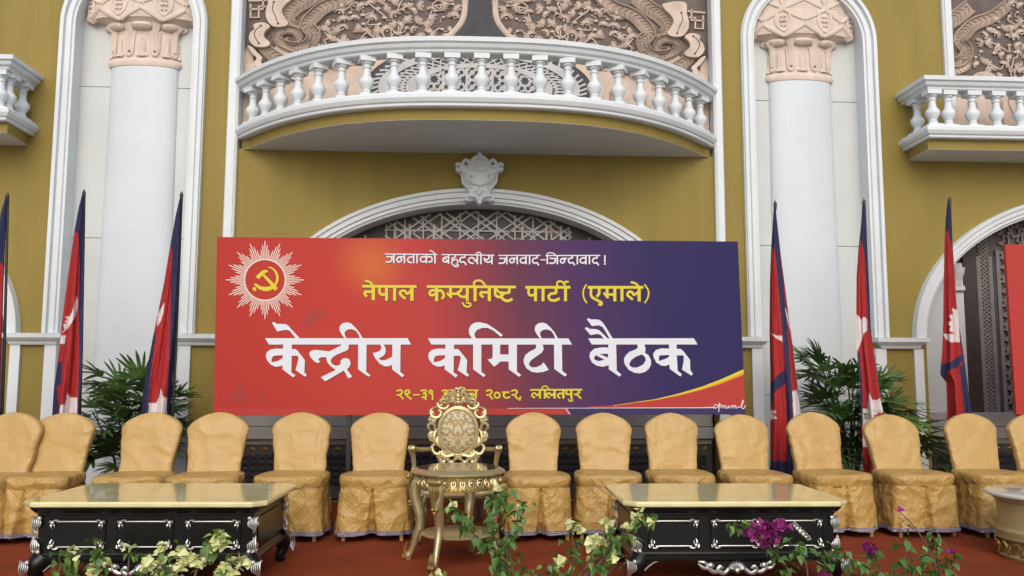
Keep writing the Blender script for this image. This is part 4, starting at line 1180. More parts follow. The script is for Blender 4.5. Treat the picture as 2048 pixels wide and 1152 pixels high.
def flag(ox, oy, sc, Ledge, Redge, blue, white, label, ybot, seed, Y=-1.0, redover=()):
    rnd = random.Random(seed)
    y0 = max(Ledge[0][1], Redge[0][1]); y1 = ybot
    NU, NV = 44, 230
    tip = at(ox + Redge[0][0] / sc, oy + y0 / sc, Y)
    basep = Vector((at(ox + interp(Redge, ybot) / sc, 985, Y).x - .05, Y, 0))
    t = thing('flag', label, 'flag', basep, 0, 'red and blue flags on poles behind the chairs')
    vs, cols, fs = [], [], []
    ph = rnd.uniform(0, 6)
    for j in range(NV + 1):
        y = y0 + (y1 - y0) * j / NV
        l, r = interp(Ledge, y), interp(Redge, y)
        tt = j / NV
        for i in range(NU + 1):
            u = i / NU
            x = l + (r - l) * u
            px, py = ox + x / sc, oy + y / sc
            wd = (r - l) / sc * .0052
            dY = -(.05 + .10 * tt) * math.sin(PI * u) * .6 +   .13 * wd * math.sin(u * 2 * PI * 1.6 + ph + 2.2 * tt) * (.25 + tt) + .022 * wd * math.sin(u * 2 * PI * 4.1 + ph * 2 - 3 * tt)
            p = at(px, py, Y + dY)
            vs.append(tuple(p - basep))
            c = RED
            for B in blue:
                if inpoly(x, y, B): c = BLU
            for B in redover:
                if inpoly(x, y, B): c = RED
            for W in white:
                if inpoly(x, y, W): c = WHT
            if c == RED and (i == 0 or i == NU): c = BLU
            cols.append(c)
    for j in range(NV):
        for i in range(NU):
            a = j * (NU + 1) + i
            fs.append((a, a + NU + 1, a + NU + 2, a + 1))
    me = bpy.data.meshes.new('cloth'); me.from_pydata(vs, [], fs); me.materials.append(M['flag'])
    at_ = me.color_attributes.new('dye', 'FLOAT_COLOR', 'POINT')
    at_.data.foreach_set('color', [q for c in cols for q in (*c, 1.0)])
    me.polygons.foreach_set('use_smooth', [True] * len(me.polygons))
    link('cloth', me, t)
    s = MB()
    tl = tip - basep
    s.tube([(0.02, 0.05, 0.02), (tl.x * .5 + .01, .05, tl.z * .5), (tl.x, .012, tl.z - .01)], [.016, .014, .010], 8)
    s.tube([(tl.x, .0, tl.z - .06), (tl.x, .0, tl.z + .0), (tl.x, 0, tl.z + .035)], [.012, .018, .002], 8)
    s.build('pole', M['pole'], t, True)
    s = MB(); s.lathe([(0.16, 0), (0.16, .02), (.06, .05), (.03, .10), (.0, .10)], (0.02, 0.05, 0), 16); s.build('foot', M['pole'], t, True)
S6, O6 = 2.451, (0, 380)
flag(*O6, S6, [(28, 28), (5, 110), (-30, 330), (-60, 640), (-80, 1150), (-80, 1500)], [(37, 28), (35, 100), (22, 330), (17, 480), (12, 640), (6, 800), (0, 1150), (0, 1500)],
     [[(0, 0), (60, 0), (60, 345), (18, 372), (0, 352), (-20, 250), (-20, 100)], [(20, 330), (40, 330), (40, 1500), (0, 1500), (4, 900), (11, 640), (14, 400)]], [], 'red and blue flag cut by the left edge, navy at its tip', 1180, 1)
flag(*O6, S6, [(404, 14), (385, 90), (365, 200), (340, 370), (320, 520), (305, 640), (290, 780), (275, 900), (262, 1000), (255, 1110), (250, 1400)], [(412, 14), (412, 200), (410, 500), (405, 800), (395, 1000), (388, 1110), (380, 1400)],
     [[(390, 0), (430, 0), (430, 1400), (378, 1400), (381, 1110), (383, 1000), (388, 800), (386, 600), (389, 400), (385, 215), (366, 202), (380, 90)], [(262, 840), (303, 840), (300, 950), (278, 965), (290, 1080), (286, 1120), (240, 1120)]],
     [[(375, 515), (381, 540), (380, 580), (370, 620), (335, 675), (300, 705), (318, 682), (308, 660), (330, 655), (313, 640), (333, 640), (320, 620), (342, 622), (360, 580)], [(298, 715), (322, 715), (318, 752), (290, 752)], [(330, 995), (345, 1015), (380, 1020), (380, 1140), (288, 1140), (295, 1055), (320, 1050)]],
     'tall narrow flag before the left niche, jagged white sun at its left edge', 1200, 2)
flag(*O6, S6, [(884, 24), (860, 130), (835, 270), (805, 450), (775, 600), (750, 720), (725, 850), (700, 1000), (692, 1100), (690, 1400)], [(890, 24), (888, 150), (880, 330), (870, 600), (855, 800), (840, 1000), (835, 1110), (830, 1400)],
     [[(860, 0), (910, 0), (910, 1400), (816, 1400), (818, 1110), (822, 950), (830, 800), (835, 650), (838, 450), (845, 300), (836, 262), (850, 130)], [(740, 710), (765, 702), (745, 850), (730, 1000), (728, 1130), (680, 1130), (680, 900)]],
     [[(806, 550), (801, 600), (786, 645), (768, 675), (774, 610), (788, 580)], [(790, 970), (797, 1010), (818, 1020), (816, 1130), (728, 1130), (728, 1045), (765, 1045), (780, 1015)]],
     'flag leaning beside the left palm with a wide navy right border', 1200, 3)
S7, O7 = 2.4515, (1450, 380)
flag(*O7, S7, [(240, 68), (232, 200), (225, 300), (220, 450), (218, 700), (222, 900), (222, 1150), (221, 1430)], [(246, 68), (258, 180), (275, 330), (295, 480), (315, 640), (330, 750), (350, 920), (372, 1100), (375, 1150), (352, 1430)],
     [[(220, 0), (250, 0), (262, 200), (272, 330), (285, 450), (300, 600), (310, 720), (318, 850), (330, 1000), (345, 1430), (310, 1430), (300, 1000), (290, 800), (280, 680), (268, 550), (258, 430), (250, 340), (240, 275), (228, 300), (215, 180)], [(210, 968), (265, 900), (302, 878), (307, 940), (270, 970), (240, 990), (230, 1060), (210, 1060)], [(200, 1330), (400, 1330), (400, 1440), (200, 1440)]],
     [[(225, 703), (255, 715), (279, 712), (284, 743), (255, 730)], [(292, 570), (305, 600), (321, 692), (308, 650)], [(330, 990), (352, 980), (380, 1100), (385, 1160), (338, 1160)], [(220, 1078), (254, 1085), (238, 1100), (254, 1118), (220, 1128)]],
     'flag right of the big banner with a navy fold running down its middle', 1425, 4)
flag(*O7, S7, [(675, 58), (668, 160), (655, 280), (645, 430), (643, 620), (648, 800), (660, 950), (668, 1150), (685, 1480)], [(681, 58), (690, 74), (695, 200), (700, 330), (708, 500), (715, 680), (730, 800), (750, 930), (770, 1060), (782, 1130), (735, 1480)],
     [[(660, 0), (705, 0), (694, 200), (702, 330), (708, 480), (720, 700), (709, 705), (698, 560), (690, 400), (680, 290), (660, 228), (660, 150)], [(640, 800), (660, 800), (674, 1000), (678, 1150), (660, 1150)]],
     [[(640, 605), (658, 622), (668, 638), (680, 622), (697, 630), (697, 690), (680, 702), (665, 750), (650, 790), (640, 790)], [(705, 990), (722, 1030), (764, 1025), (770, 1060), (790, 1085), (730, 1105), (715, 1150), (712, 1260), (676, 1260), (676, 1075), (700, 1065)]],
     'flag in front of the right palm with a white half sun and star', 1450, 5)
flag(*O7, S7, [(1092, 46), (1082, 140), (1076, 260), (1072, 450), (1070, 650), (1065, 780), (1055, 905), (1085, 945), (1088, 1080), (1090, 1400)], [(1102, 46), (1110, 90), (1115, 250), (1125, 400), (1135, 560), (1150, 680), (1170, 800), (1185, 920), (1210, 1095), (1210, 1400)],
     [[(1070, 0), (1120, 0), (1113, 100), (1119, 280), (1130, 430), (1140, 560), (1130, 480), (1118, 300), (1100, 220), (1086, 190), (1072, 235)], [(1050, 858), (1110, 840), (1165, 800), (1168, 830), (1140, 870), (1090, 885), (1080, 940), (1045, 920)], [(1135, 580), (1150, 680), (1165, 800), (1185, 920), (1215, 1095), (1220, 1400), (1180, 1400), (1175, 1090), (1160, 950), (1150, 870), (1165, 850), (1150, 740)]],
     [[(1142, 588), (1112, 580), (1118, 610), (1098, 615), (1112, 640), (1090, 655), (1108, 668), (1098, 692), (1120, 695), (1118, 708), (1068, 705), (1085, 735), (1110, 747), (1152, 747)]],
     'flag before the right arch showing a jagged white sun over a navy hem', 1200, 6)
# ------------------------------------------------------------------ covered chairs
def cover_mat(name, weave):
    m = mat(name, (0.455, 0.285, 0.085) if weave else (0.45, 0.292, 0.102), 0.40, var=0.07, scale=5, spec=0.4)
    nt = m.node_tree; N, L = nt.nodes, nt.links; b = N['Principled BSDF']
    tc = [n for n in N if n.type == 'TEX_COORD'][0]
    nz = N.new('ShaderNodeTexNoise'); nz.inputs['Scale'].default_value = 4.5; nz.inputs['Detail'].default_value = 3; nz.inputs['Distortion'].default_value = .5
    L.new(tc.outputs['Object'], nz.inputs[0])
    b1 = N.new('ShaderNodeBump'); b1.inputs['Strength'].default_value = .28; b1.inputs['Distance'].default_value = .03; L.new(nz.outputs[0], b1.inputs['Height'])
    # crumpled cloth: creases along warped cell borders
    wp = N.new('ShaderNodeVectorMath'); wp.operation = 'MULTIPLY_ADD'; L.new(nz.outputs['Color'], wp.inputs[0]); wp.inputs[1].default_value = (.25, .25, .25); L.new(tc.outputs['Object'], wp.inputs[2])
    oi = N.new('ShaderNodeObjectInfo'); sc_ = N.new('ShaderNodeVectorMath'); sc_.operation = 'ADD'; L.new(wp.outputs[0], sc_.inputs[0])
    rm = N.new('ShaderNodeMath'); rm.operation = 'MULTIPLY'; rm.inputs[1].default_value = 40; L.new(oi.outputs['Random'], rm.inputs[0]); L.new(rm.outputs[0], sc_.inputs[1])
    vo = N.new('ShaderNodeTexVoronoi'); vo.inputs['Scale'].default_value = 8.5 if weave else 6.0; vo.feature = 'F1'; L.new(sc_.outputs[0], vo.inputs[0])
    b1b = N.new('ShaderNodeBump'); b1b.inputs['Strength'].default_value = .50 if weave else .24; b1b.inputs['Distance'].default_value = .05
    L.new(vo.outputs['Distance'], b1b.inputs['Height']); L.new(b1.outputs[0], b1b.inputs['Normal']); b1 = b1b
    last = b1
    if weave:
        # diagonal basket weave: two sets of stripes alternating in a checker
        cmb = N.new('ShaderNodeSeparateXYZ'); L.new(tc.outputs['Object'], cmb.inputs[0])
        ad = N.new('ShaderNodeMath'); ad.operation = 'MULTIPLY_ADD'; L.new(cmb.outputs[1], ad.inputs[0]); ad.inputs[1].default_value = 1.0; L.new(cmb.outputs[0], ad.inputs[2])
        c2 = N.new('ShaderNodeCombineXYZ'); L.new(ad.outputs[0], c2.inputs[0]); L.new(cmb.outputs[2], c2.inputs[1])
        rot = N.new('ShaderNodeMapping'); rot.inputs['Rotation'].default_value = (0, 0, R_(45)); L.new(c2.outputs[0], rot.inputs[0])
        ck = N.new('ShaderNodeTexChecker'); ck.inputs['Scale'].default_value = 13; L.new(rot.outputs[0], ck.inputs[0])
        w1 = N.new('ShaderNodeTexWave'); w1.bands_direction = 'X'; w1.inputs['Scale'].default_value = 12.4; L.new(rot.outputs[0], w1.inputs[0])
        w2 = N.new('ShaderNodeTexWave'); w2.bands_direction = 'Y'; w2.inputs['Scale'].default_value = 12.4; L.new(rot.outputs[0], w2.inputs[0])
        mx = N.new('ShaderNodeMix'); mx.data_type = 'FLOAT'; L.new(ck.outputs['Fac'], mx.inputs[0]); L.new(w1.outputs['Fac'], mx.inputs[2]); L.new(w2.outputs['Fac'], mx.inputs[3])
        b2 = N.new('ShaderNodeBump'); b2.inputs['Strength'].default_value = .20; b2.inputs['Distance'].default_value = .006
        L.new(mx.outputs[0], b2.inputs['Height']); L.new(b1.outputs[0], b2.inputs['Normal']); last = b2
        old = b.inputs['Base Color'].links[0].from_socket
        mm = N.new('ShaderNodeMapRange'); mm.inputs[3].default_value = .88; mm.inputs[4].default_value = 1.0; L.new(mx.outputs[0], mm.inputs[0])
        mc = N.new('ShaderNodeMix'); mc.data_type = 'RGBA'; mc.blend_type = 'MULTIPLY'; mc.inputs[0].default_value = 1; L.new(old, mc.inputs[6]); L.new(mm.outputs[0], mc.inputs[7])
        L.new(mc.outputs[2], b.inputs['Base Color'])
    L.new(last.outputs[0], b.inputs['Normal'])
    return m
M['cover'] = cover_mat('mustard_satin', False)
M['cover_weave'] = cover_mat('mustard_jacquard', True)
def hem_mat():
    m = mat('navy_key_trim', (0.06, 0.055, 0.10), 0.7, var=.1)
    nt = m.node_tree; N, L = nt.nodes, nt.links; b = N['Principled BSDF']
    tc = [n for n in N if n.type == 'TEX_COORD'][0]
    sx = N.new('ShaderNodeSeparateXYZ'); L.new(tc.outputs['Object'], sx.inputs[0])
    ad = N.new('ShaderNodeMath'); ad.operation = 'ADD'; L.new(sx.outputs[0], ad.inputs[0]); L.new(sx.outputs[1], ad.inputs[1])
    c = N.new('ShaderNodeCombineXYZ'); L.new(ad.outputs[0], c.inputs[0]); L.new(sx.outputs[2], c.inputs[1])
    br = N.new('ShaderNodeTexBrick'); br.inputs['Scale'].default_value = 26; br.inputs['Mortar Size'].default_value = .05; br.inputs['Row Height'].default_value = .32; br.inputs['Brick Width'].default_value = .5
    br.inputs['Color1'].default_value = (.045, .04, .085, 1); br.inputs['Color2'].default_value = (.09, .08, .14, 1); br.inputs['Mortar'].default_value = (.42, .36, .40, 1)
    L.new(c.outputs[0], br.inputs[0]); L.new(br.outputs[0], b.inputs['Base Color'])
    return m
M['hem'] = hem_mat()
def fbm(p, s): return noise.noise(Vector(p) * s)
def ridged(p): return 1 - abs(noise.noise(Vector(p)))
def make_chair(x, y, rz, label, seed, group, hgt=1.0, wid=1.0, pleat=True):
    rnd = random.Random(seed)
    so = rnd.uniform(0, 50)
    t = thing('banquet_chair', label, 'chair', (x, y, 0), rz, group)
    # back cover
    b = MB(); NR, NC = 46, 56
    rings = []
    zs, zt = 0.825 * hgt, 0.972 * hgt
    lean = rnd.uniform(-.026, .026)
    for i in range(NR + 1):
        if i < 30: z = .40 + (zs - .40) * i / 30
        else: z = zs + (zt - zs) * math.sin(PI / 2 * (i - 30) / 16)
        if z <= zs:
            q = (z - .40) / (zs - .40); w = (.206 + .038 * q - .010 * math.sin(PI * q)) * wid; th = .040
        else:
            q = (z - zs) / (zt - zs); w = max(.006, .244 * wid * (max(0.0, 1 - q ** 1.9) ** .62)); th = .040 * max(.06, (1 - q ** 2.5)) ** .5
        yb = .165 + .115 * (z - .45) / .5
        ring = []
        for k in range(NC):
            a = 2 * PI * k / NC
            ca, sa = math.cos(a), math.sin(a)
            xx = w * math.copysign(abs(ca) ** .55, ca)
            yy = th * math.copysign(abs(sa) ** .75, sa) + yb
            edge = min(1, max(0, (abs(xx) / max(w, .01) - .62) / .35))
            n = .009 * edge * ridged((xx * 6 + so, z * 26, so)) + .012 * fbm((xx + so, z * .8, 0), 5) + .020 * max(0, ridged((xx * 4.5 + z * 2.2 + so, z * 3.4 - xx * 2.5, so * 2)) - .82) * 2.2 + .014 * max(0, ridged((xx * 3.1 - z * 4.2 + so, z * 2.4 + xx * 3.5, so * 3)) - .86) * 2.5
            n += .005 * max(0, 1 - abs(z - .47) / .09) * ridged((xx * 18 + so, z * 8, 3))
            xx += (.006 * fbm((z * 3 + so, so, 0), 4) + .005 * ridged((z * 24, so, math.copysign(2, xx)))) * edge * math.copysign(1, xx)
            ring.append((xx + lean * (z - .45) / .5, yy - n * (1 if sa < 0 else -1), z))
        rings.append(ring)
    b.loft(rings, True, True, True)
    # woven side panels: material by normal
    bo = b.build('back_cover', [M['cover'], M['cover_weave']], t, True, sharp=80)
    # seat
    s = MB(); rings = []
    def seat_ring(z, e, k=0.0):
        r = []
        n = 64
        for j in range(n):
            a = 2 * PI * (j + .5) / n
            ca, sa = math.cos(a), math.sin(a)
            p = 5.0
            rad = (abs(ca) ** p + abs(sa) ** p) ** (-1 / p)
            w = .262 * wid + e; d = .235 + e
            xx, yy = rad * ca * w, rad * sa * d - .02
            xx *= 1 - .10 * max(0, (yy + .0) / .23)
            nn = .006 * fbm((xx + so, yy, z), 9) + k * .010 * ridged((xx * 7 + so, yy * 7, z * 12))
            r.append((xx + nn * ca, yy + nn * sa, z + .006 * fbm((xx * .5 + so, yy * .5, 0), 7)))
        return r
    for z, e in ((.40, -.004), (.418, .002), (.445, .010), (.47, .010), (.488, .004), (.497, -.010), (.503, -.05), (.506, -.12)):
        rings.append(seat_ring(z, e, 1.0))
    s.loft(rings, True, True, True)
    so_ = s.build('seat_cover', M['cover_weave'], t, True, sharp=80)
    s = MB(); s.tube(seat_ring(.4895, .0065), .0042, 5, closed=True); s.tube(seat_ring(.412, .004), .0045, 5, closed=True)
    s.build('piping', M['cover'], so_, True)
    # skirt with box pleats
    n = 220; per = []
    for j in range(n):
        a = 2 * PI * j / n - PI / 2
        ca, sa = math.cos(a), math.sin(a); p = 7.0
        rad = (abs(ca) ** p + abs(sa) ** p) ** (-1 / p)
        per.append((rad * ca, rad * sa))
    plx = [0.0 + rnd.uniform(-.05, .05)] if pleat else []
    hem_o = rnd.uniform(0, 9)
    def skirt_pt(j, z, out=0.0):
        ux, uy = per[j]; q = (.41 - z) / .36
        e = .006 + .030 * q + out
        w = .260 * wid + e; d = .232 + e
        xx, yy = ux * w, uy * d - .02
        xx *= 1 - .10 * max(0, yy / .23) * (1 - .4 * q)
        L = Vector((ux, uy)).normalized()
        ang = math.atan2(uy, ux)
        fold = .011 * q * math.sin(ang * 7 + hem_o) + .030 * q * fbm((xx * 1.2 + so, yy * 1.2, z * .5), 5) + .016 * (ridged((xx * 7 + z * 3 + so, yy * 7 + so, z * 5)) - .7) + .007 * (ridged((xx * 13 - z * 9 + so, yy * 13, z * 9 + so)) - .7)
        if uy < -.9:
            for pc in plx:
                dd = abs(ux - pc); hw = .012 + .15 * q
                if dd < hw: fold -= .075 * q ** .8 * (1 - dd / hw) ** .6 + .010
        for cxs in (-1, 1):                                     # corner pleats
            dd = math.hypot(ux - cxs * .97, uy + .97)
            if dd < .16 * q + .01: fold -= .030 * q * (1 - dd / (.16 * q + .011))
        return (xx + L.x * fold, yy + L.y * fold, z + (.010 * fbm((xx * 2 + hem_o, yy * 2, 0), 4)) * q)
    s = MB(); s.loft([[skirt_pt(j, .41 - .352 * i / 26) for j in range(n)] for i in range(27)], True)
    sk = s.build('skirt', M['cover_weave'], t, True, sharp=70)
    s = MB(); s.loft([[skirt_pt(j, z, .0035) for j in range(n)] for z in (.084, .07, .052)], True)
    s.build('hem_trim', M['hem'], sk, True, sharp=70)
    for lx, ly in ((-.225, -.215), (.225, -.215), (-.20, .20), (.20, .20)):
        s = MB(); s.loft([[(lx - r, ly - r, z), (lx + r, ly - r, z), (lx + r, ly + r, z), (lx - r, ly + r, z)] for r, z in ((.013, 0.0), (.018, .40))], True, True, True)
        s.build('leg', M['chair_leg'], t)
    return t
GL, GR = 'gold covered chairs left of the gold armchair', 'gold covered chairs right of the gold armchair'
CH = [(-3.74, 'gold covered chair cut by the left edge, behind its neighbour', GL), (-3.34, 'wide creased gold chair second from the left edge below the tall flag', GL), (-2.61, 'gold covered chair directly in front of the left potted palm', GL),
      (-2.045, 'gold covered chair under the left bottom corner of the banner', GL), (-1.37, 'gold chair half hidden by the right end of the left black table', GL), (-.715, 'gold chair fully visible with open front pleat, left of the gold armchair', GL),
      (.575, 'gold chair with open front pleat, immediately right of the gold armchair', GR), (1.165, 'gold chair left of the right black table, patterned skirt showing', GR), (1.76, 'gold chair behind the middle of the right black table, under the yellow swoosh', GR),
      (2.37, 'gold chair under the right bottom corner of the banner', GR), (3.035, 'gold chair between the flag with the navy fold and the right palm', GR), (3.725, 'gold chair in front of the half sun flag, two front pleats', GR), (4.40, 'gold chair behind the round gold planter table near the right edge', GR), (5.0, 'gold chair almost wholly cut off by the right edge', GR)]
ROT = [6, 5, 3, 2, 3, 0, 0, -1, -3, -2, -5, -7, -9, -6]
for i, (x, lab, grp) in enumerate(CH):
    make_chair(x + .0, -1.86 + (.02 if i % 3 else -.02), R_(-ROT[i] * .6 + (i * 37 % 7 - 3) * 1.1), lab, 11 + i, grp, (1.0, .995, 1.0, 1.002, 1.0, .998, 1.003, .998, .997, .985, 1.004, .984, .996, .99)[i], (1.03, 1.06, 1, 1, 1, 1, .95, .97, .95, .97, 1, 1, 1, 1)[i])

# ------------------------------------------------------------------ gold armchair
TB = Vector((-.065, -1.98, 0))
thr = thing('gilded_armchair', 'ornate gilded armchair with oval damask back and pierced scroll frame', 'armchair', TB)
YB = -1.80
def zt(x, y, dy=0.0):
    p = at(850 + x / 6.778, 770 + y / 6.778, YB + dy); return Vector((p.x, p.y, p.z)) - TB
CX0 = 448
s = MB()
N_ = 60
for (a, b, dy, r) in ((264, 330, .0, .013), (246, 312, -.012, .008)):
    s.tube([zt(CX0 + a * math.cos(2 * PI * i / N_), 632 + b * math.sin(2 * PI * i / N_), dy) for i in range(N_)], r, 8, closed=True)
s.build('oval_frame', M['gold'], thr, True)
s = MB()
rs = []
for k, dy in ((1.0, .01), (.97, -.012), (.85, -.030), (.6, -.042), (.3, -.048), (.02, -.05)):
    rs.append([zt(CX0 + 240 * k * math.cos(2 * PI * i / 40), 632 + 306 * k * math.sin(2 * PI * i / 40), dy) for i in range(40)])
s.loft(rs, True, True, True)
def damask():
    m = mat('damask', (0.50, 0.45, 0.36), 0.5, var=.06, scale=40)
    nt = m.node_tree; N, L = nt.nodes, nt.links; b = N['Principled BSDF']
    tc = [n for n in N if n.type == 'TEX_COORD'][0]
    sx = N.new('ShaderNodeSeparateXYZ'); L.new(tc.outputs['Object'], sx.inputs[0])
    c0 = zt(CX0, 632)
    m1 = N.new('ShaderNodeMath'); m1.operation = 'SUBTRACT'; L.new(sx.outputs[0], m1.inputs[0]); m1.inputs[1].default_value = c0.x
    m2 = N.new('ShaderNodeMath'); m2.operation = 'ABSOLUTE'; L.new(m1.outputs[0], m2.inputs[0])
    cb = N.new('ShaderNodeCombineXYZ'); L.new(m2.outputs[0], cb.inputs[0]); L.new(sx.outputs[2], cb.inputs[1])
    nz = N.new('ShaderNodeTexVoronoi'); nz.inputs['Scale'].default_value = 19; nz.feature = 'SMOOTH_F1'; L.new(cb.outputs[0], nz.inputs[0])
    n2 = N.new('ShaderNodeTexNoise'); n2.inputs['Scale'].default_value = 17; n2.inputs['Detail'].default_value = 2; n2.inputs['Distortion'].default_value = 2.2; L.new(cb.outputs[0], n2.inputs[0])
    # a medallion of leaves: more pattern near the middle
    vd = N.new('ShaderNodeVectorMath'); vd.operation = 'DISTANCE'; L.new(cb.outputs[0], vd.inputs[0]); vd.inputs[1].default_value = (0, c0.z + .005, 0)
    mr = N.new('ShaderNodeMapRange'); mr.inputs[1].default_value = .05; mr.inputs[2].default_value = .21; mr.inputs[3].default_value = .10; mr.inputs[4].default_value = -.06; L.new(vd.outputs['Value'], mr.inputs[0])
    ad = N.new('ShaderNodeMath'); ad.operation = 'ADD'; L.new(n2.outputs[0], ad.inputs[0]); L.new(mr.outputs[0], ad.inputs[1])
    th = N.new('ShaderNodeMapRange'); th.inputs[1].default_value = .50; th.inputs[2].default_value = .54; L.new(ad.outputs[0], th.inputs[0])
    ln = N.new('ShaderNodeMath'); ln.operation = 'SINE'; mu = N.new('ShaderNodeMath'); mu.operation = 'MULTIPLY'; mu.inputs[1].default_value = 42; L.new(n2.outputs[0], mu.inputs[0]); L.new(mu.outputs[0], ln.inputs[0])
    l2 = N.new('ShaderNodeMapRange'); l2.inputs[1].default_value = .80; l2.inputs[2].default_value = .95; L.new(ln.outputs[0], l2.inputs[0])
    cm = N.new('ShaderNodeMix'); cm.data_type = 'RGBA'; L.new(th.outputs[0], cm.inputs[0]); cm.inputs[6].default_value = (.50, .46, .33, 1); cm.inputs[7].default_value = (.30, .20, .075, 1)
    cn = N.new('ShaderNodeMix'); cn.data_type = 'RGBA'; L.new(l2.outputs[0], cn.inputs[0]); L.new(cm.outputs[2], cn.inputs[6]); cn.inputs[7].default_value = (.52, .42, .22, 1)
    L.new(cn.outputs[2], b.inputs['Base Color'])
    return m
cu = s.build('back_cushion', damask(), thr, True, sharp=80)
s = MB()
for i in range(48):
    a = 2 * PI * i / 48
    s.ball(zt(CX0 + 232 * math.cos(a), 632 + 298 * math.sin(a), -.022), .0052, 6, 4)
s.build('nail_heads', M['gold_dark'], cu, True)
def scroll(name, paths, dy=0.0):
    for sg in (1, -1):
        s = MB()
        for pts, r in paths:
            P = [zt(CX0 + sg * (x - CX0), y, dy - .010 * math.sin(PI * i / max(1, len(pts) - 1))) for i, (x, y) in enumerate(pts)]
            s.tube(catmull(P, 5), r, 7)
        s.build(name, M['gold'], thr, True)
R1, R2 = [.008, .015, .014, .008], [.006, .011, .008]
scroll('crest_scroll', [([(320, 292), (322, 245), (360, 218), (402, 232), (412, 268), (388, 286)], R1), ([(330, 245), (300, 298), (262, 320), (215, 312), (185, 285), (172, 255), (188, 238)], R1), ([(345, 180), (295, 188), (242, 190), (214, 208), (224, 236), (268, 250), (312, 238)], R1),
                        ([(352, 205), (330, 165), (340, 122), (380, 95), (402, 112), (398, 142), (375, 150)], R1), ([(430, 205), (400, 185), (395, 150), (415, 120), (430, 160)], R2), ([(430, 80), (415, 62), (430, 45), (448, 40)], R2), ([(350, 150), (372, 175), (400, 200), (440, 215)], R2), ([(268, 215), (300, 210), (330, 225)], R2), ([(250, 285), (222, 275), (215, 255)], R2), ([(292, 160), (270, 150), (280, 135), (300, 140)], R2),
                        ([(185, 300), (150, 300), (118, 310)], R2), ([(330, 95), (350, 70), (385, 85), (420, 78)], R2)])
scroll('side_scroll', [([(118, 312), (85, 330), (75, 380), (108, 430), (160, 442), (206, 412), (217, 362), (190, 332), (178, 350)], R1), ([(85, 330), (100, 360), (120, 390), (140, 420)], R2), ([(128, 610), (132, 555), (92, 515), (50, 540), (50, 588), (74, 602)], R1), ([(165, 602), (125, 640), (82, 640), (58, 680), (80, 722), (130, 742), (146, 800)], R1),
                       ([(80, 640), (62, 665), (88, 690), (70, 735), (112, 762), (142, 806)], R1), ([(146, 800), (106, 818), (94, 860), (130, 922), (176, 932), (204, 908), (190, 895)], R1), ([(150, 590), (170, 610), (180, 640)], R2), ([(40, 480), (70, 440), (105, 470), (70, 500)], R1), ([(120, 440), (100, 470), (120, 500), (150, 500)], R1), ([(160, 605), (130, 660), (125, 720), (150, 800), (180, 830)], R1), ([(170, 700), (165, 760), (190, 820), (250, 870)], R1)], .0)
RO = [(448, 150, .020), (448, 60, .014), (448, 95, .012), (448, 195, .016), (448, 235, .018)]
for sg in (1, -1):
    RO += [(CX0 + sg * (x - CX0), y, r) for x, y, r in ((70, 475, .015), (85, 660, .013), (112, 825, .011), (190, 350, .009), (135, 480, .012), (265, 235, .012), (300, 175, .010), (105, 320, .010))]
for x, y, r in RO:
    s = MB(); s.ball(zt(x, y, -.016), r, 10, 7, sy=.7)
    s.build('rosette', M['gold'], thr, True)
scroll('base_scroll', [([(160, 972), (232, 966), (300, 1002), (360, 1052), (448, 1085)], [.012, .018, .016, .012]), ([(240, 880), (226, 930), (290, 965), (380, 952), (435, 985)], R1), ([(225, 890), (280, 925), (350, 950)], R1), ([(385, 1030), (415, 1000), (448, 990)], R1), ([(300, 985), (320, 1030), (370, 1040), (390, 1010)], R1), ([(250, 1000), (260, 1050), (250, 1090)], R1), ([(430, 960), (448, 968)], .014)], -.005)
s = MB()
for sg in (1, -1):
    s.tube([zt(CX0 + sg * (190 - CX0), 975), zt(CX0 + sg * (215 - CX0), 1040), zt(CX0 + sg * (225 - CX0), 1110), zt(CX0 + sg * (225 - CX0), 1180)], [.020, .022, .026, .026], 8)
s.tube([zt(225, 1120), zt(670, 1120)], .03, 8)
s.build('back_post', M['gold'], thr, True)
s = MB()                                                           # seat frame and cushion
ring = lambda e, z, y0=-.26, y1=.17: [(e * .30 * c * (abs(c) ** 5 + abs(q) ** 5) ** -.2, (y0 + y1) / 2 + e * (y1 - y0) / 2 * q * (abs(c) ** 5 + abs(q) ** 5) ** -.2, z) for c, q in [(math.cos(2 * PI * i / 48), math.sin(2 * PI * i / 48)) for i in range(48)]]
s.loft([ring(.95, .34), ring(1.0, .355), ring(1.0, .40), ring(.97, .41)], True, True, True)
s.build('seat_frame', M['gold'], thr, True)
s = MB(); s.loft([ring(.95, .411), ring(.96, .435), ring(.92, .46), ring(.7, .48), ring(.2, .487)], True, True, True)
s.build('seat_cushion', M['back_d'] if 'back_d' in M else cu.data.materials[0], thr, True)
def local(px, py, Y): return at(px, py, Y) - TB
for sg, (hx, bx) in ((-1, (823, 862)), (1, (997, 972))):
    s = MB()
    h = local(hx, 896, -2.20); bk = local(bx, 898, -1.80)
    s.tube(catmull([bk, bk.lerp(h, .5) + Vector((sg * .025, 0, -.008)), h, h + Vector((sg * .0, -.03, -.005))], 6), [.018, .020, .024, .026], 8)
    s.tube([h + Vector((-.020 * 1, -.02, 0)), h + Vector((.024, -.02, 0))], .024, 12)
    s.build('armrest', M['gold'], thr, True)
    s = MB()
    s.tube(catmull([h + Vector((0, .0, -.01)), h + Vector((-sg * .012, .02, -.07)), h + Vector((-sg * .020, .03, -.15)), h + Vector((-sg * .005, .02, -.23)), Vector((sg * .27, -.17, .40))], 5), [.022, .018, .016, .018, .024], 8)
    s.build('arm_support', M['gold'], thr, True)
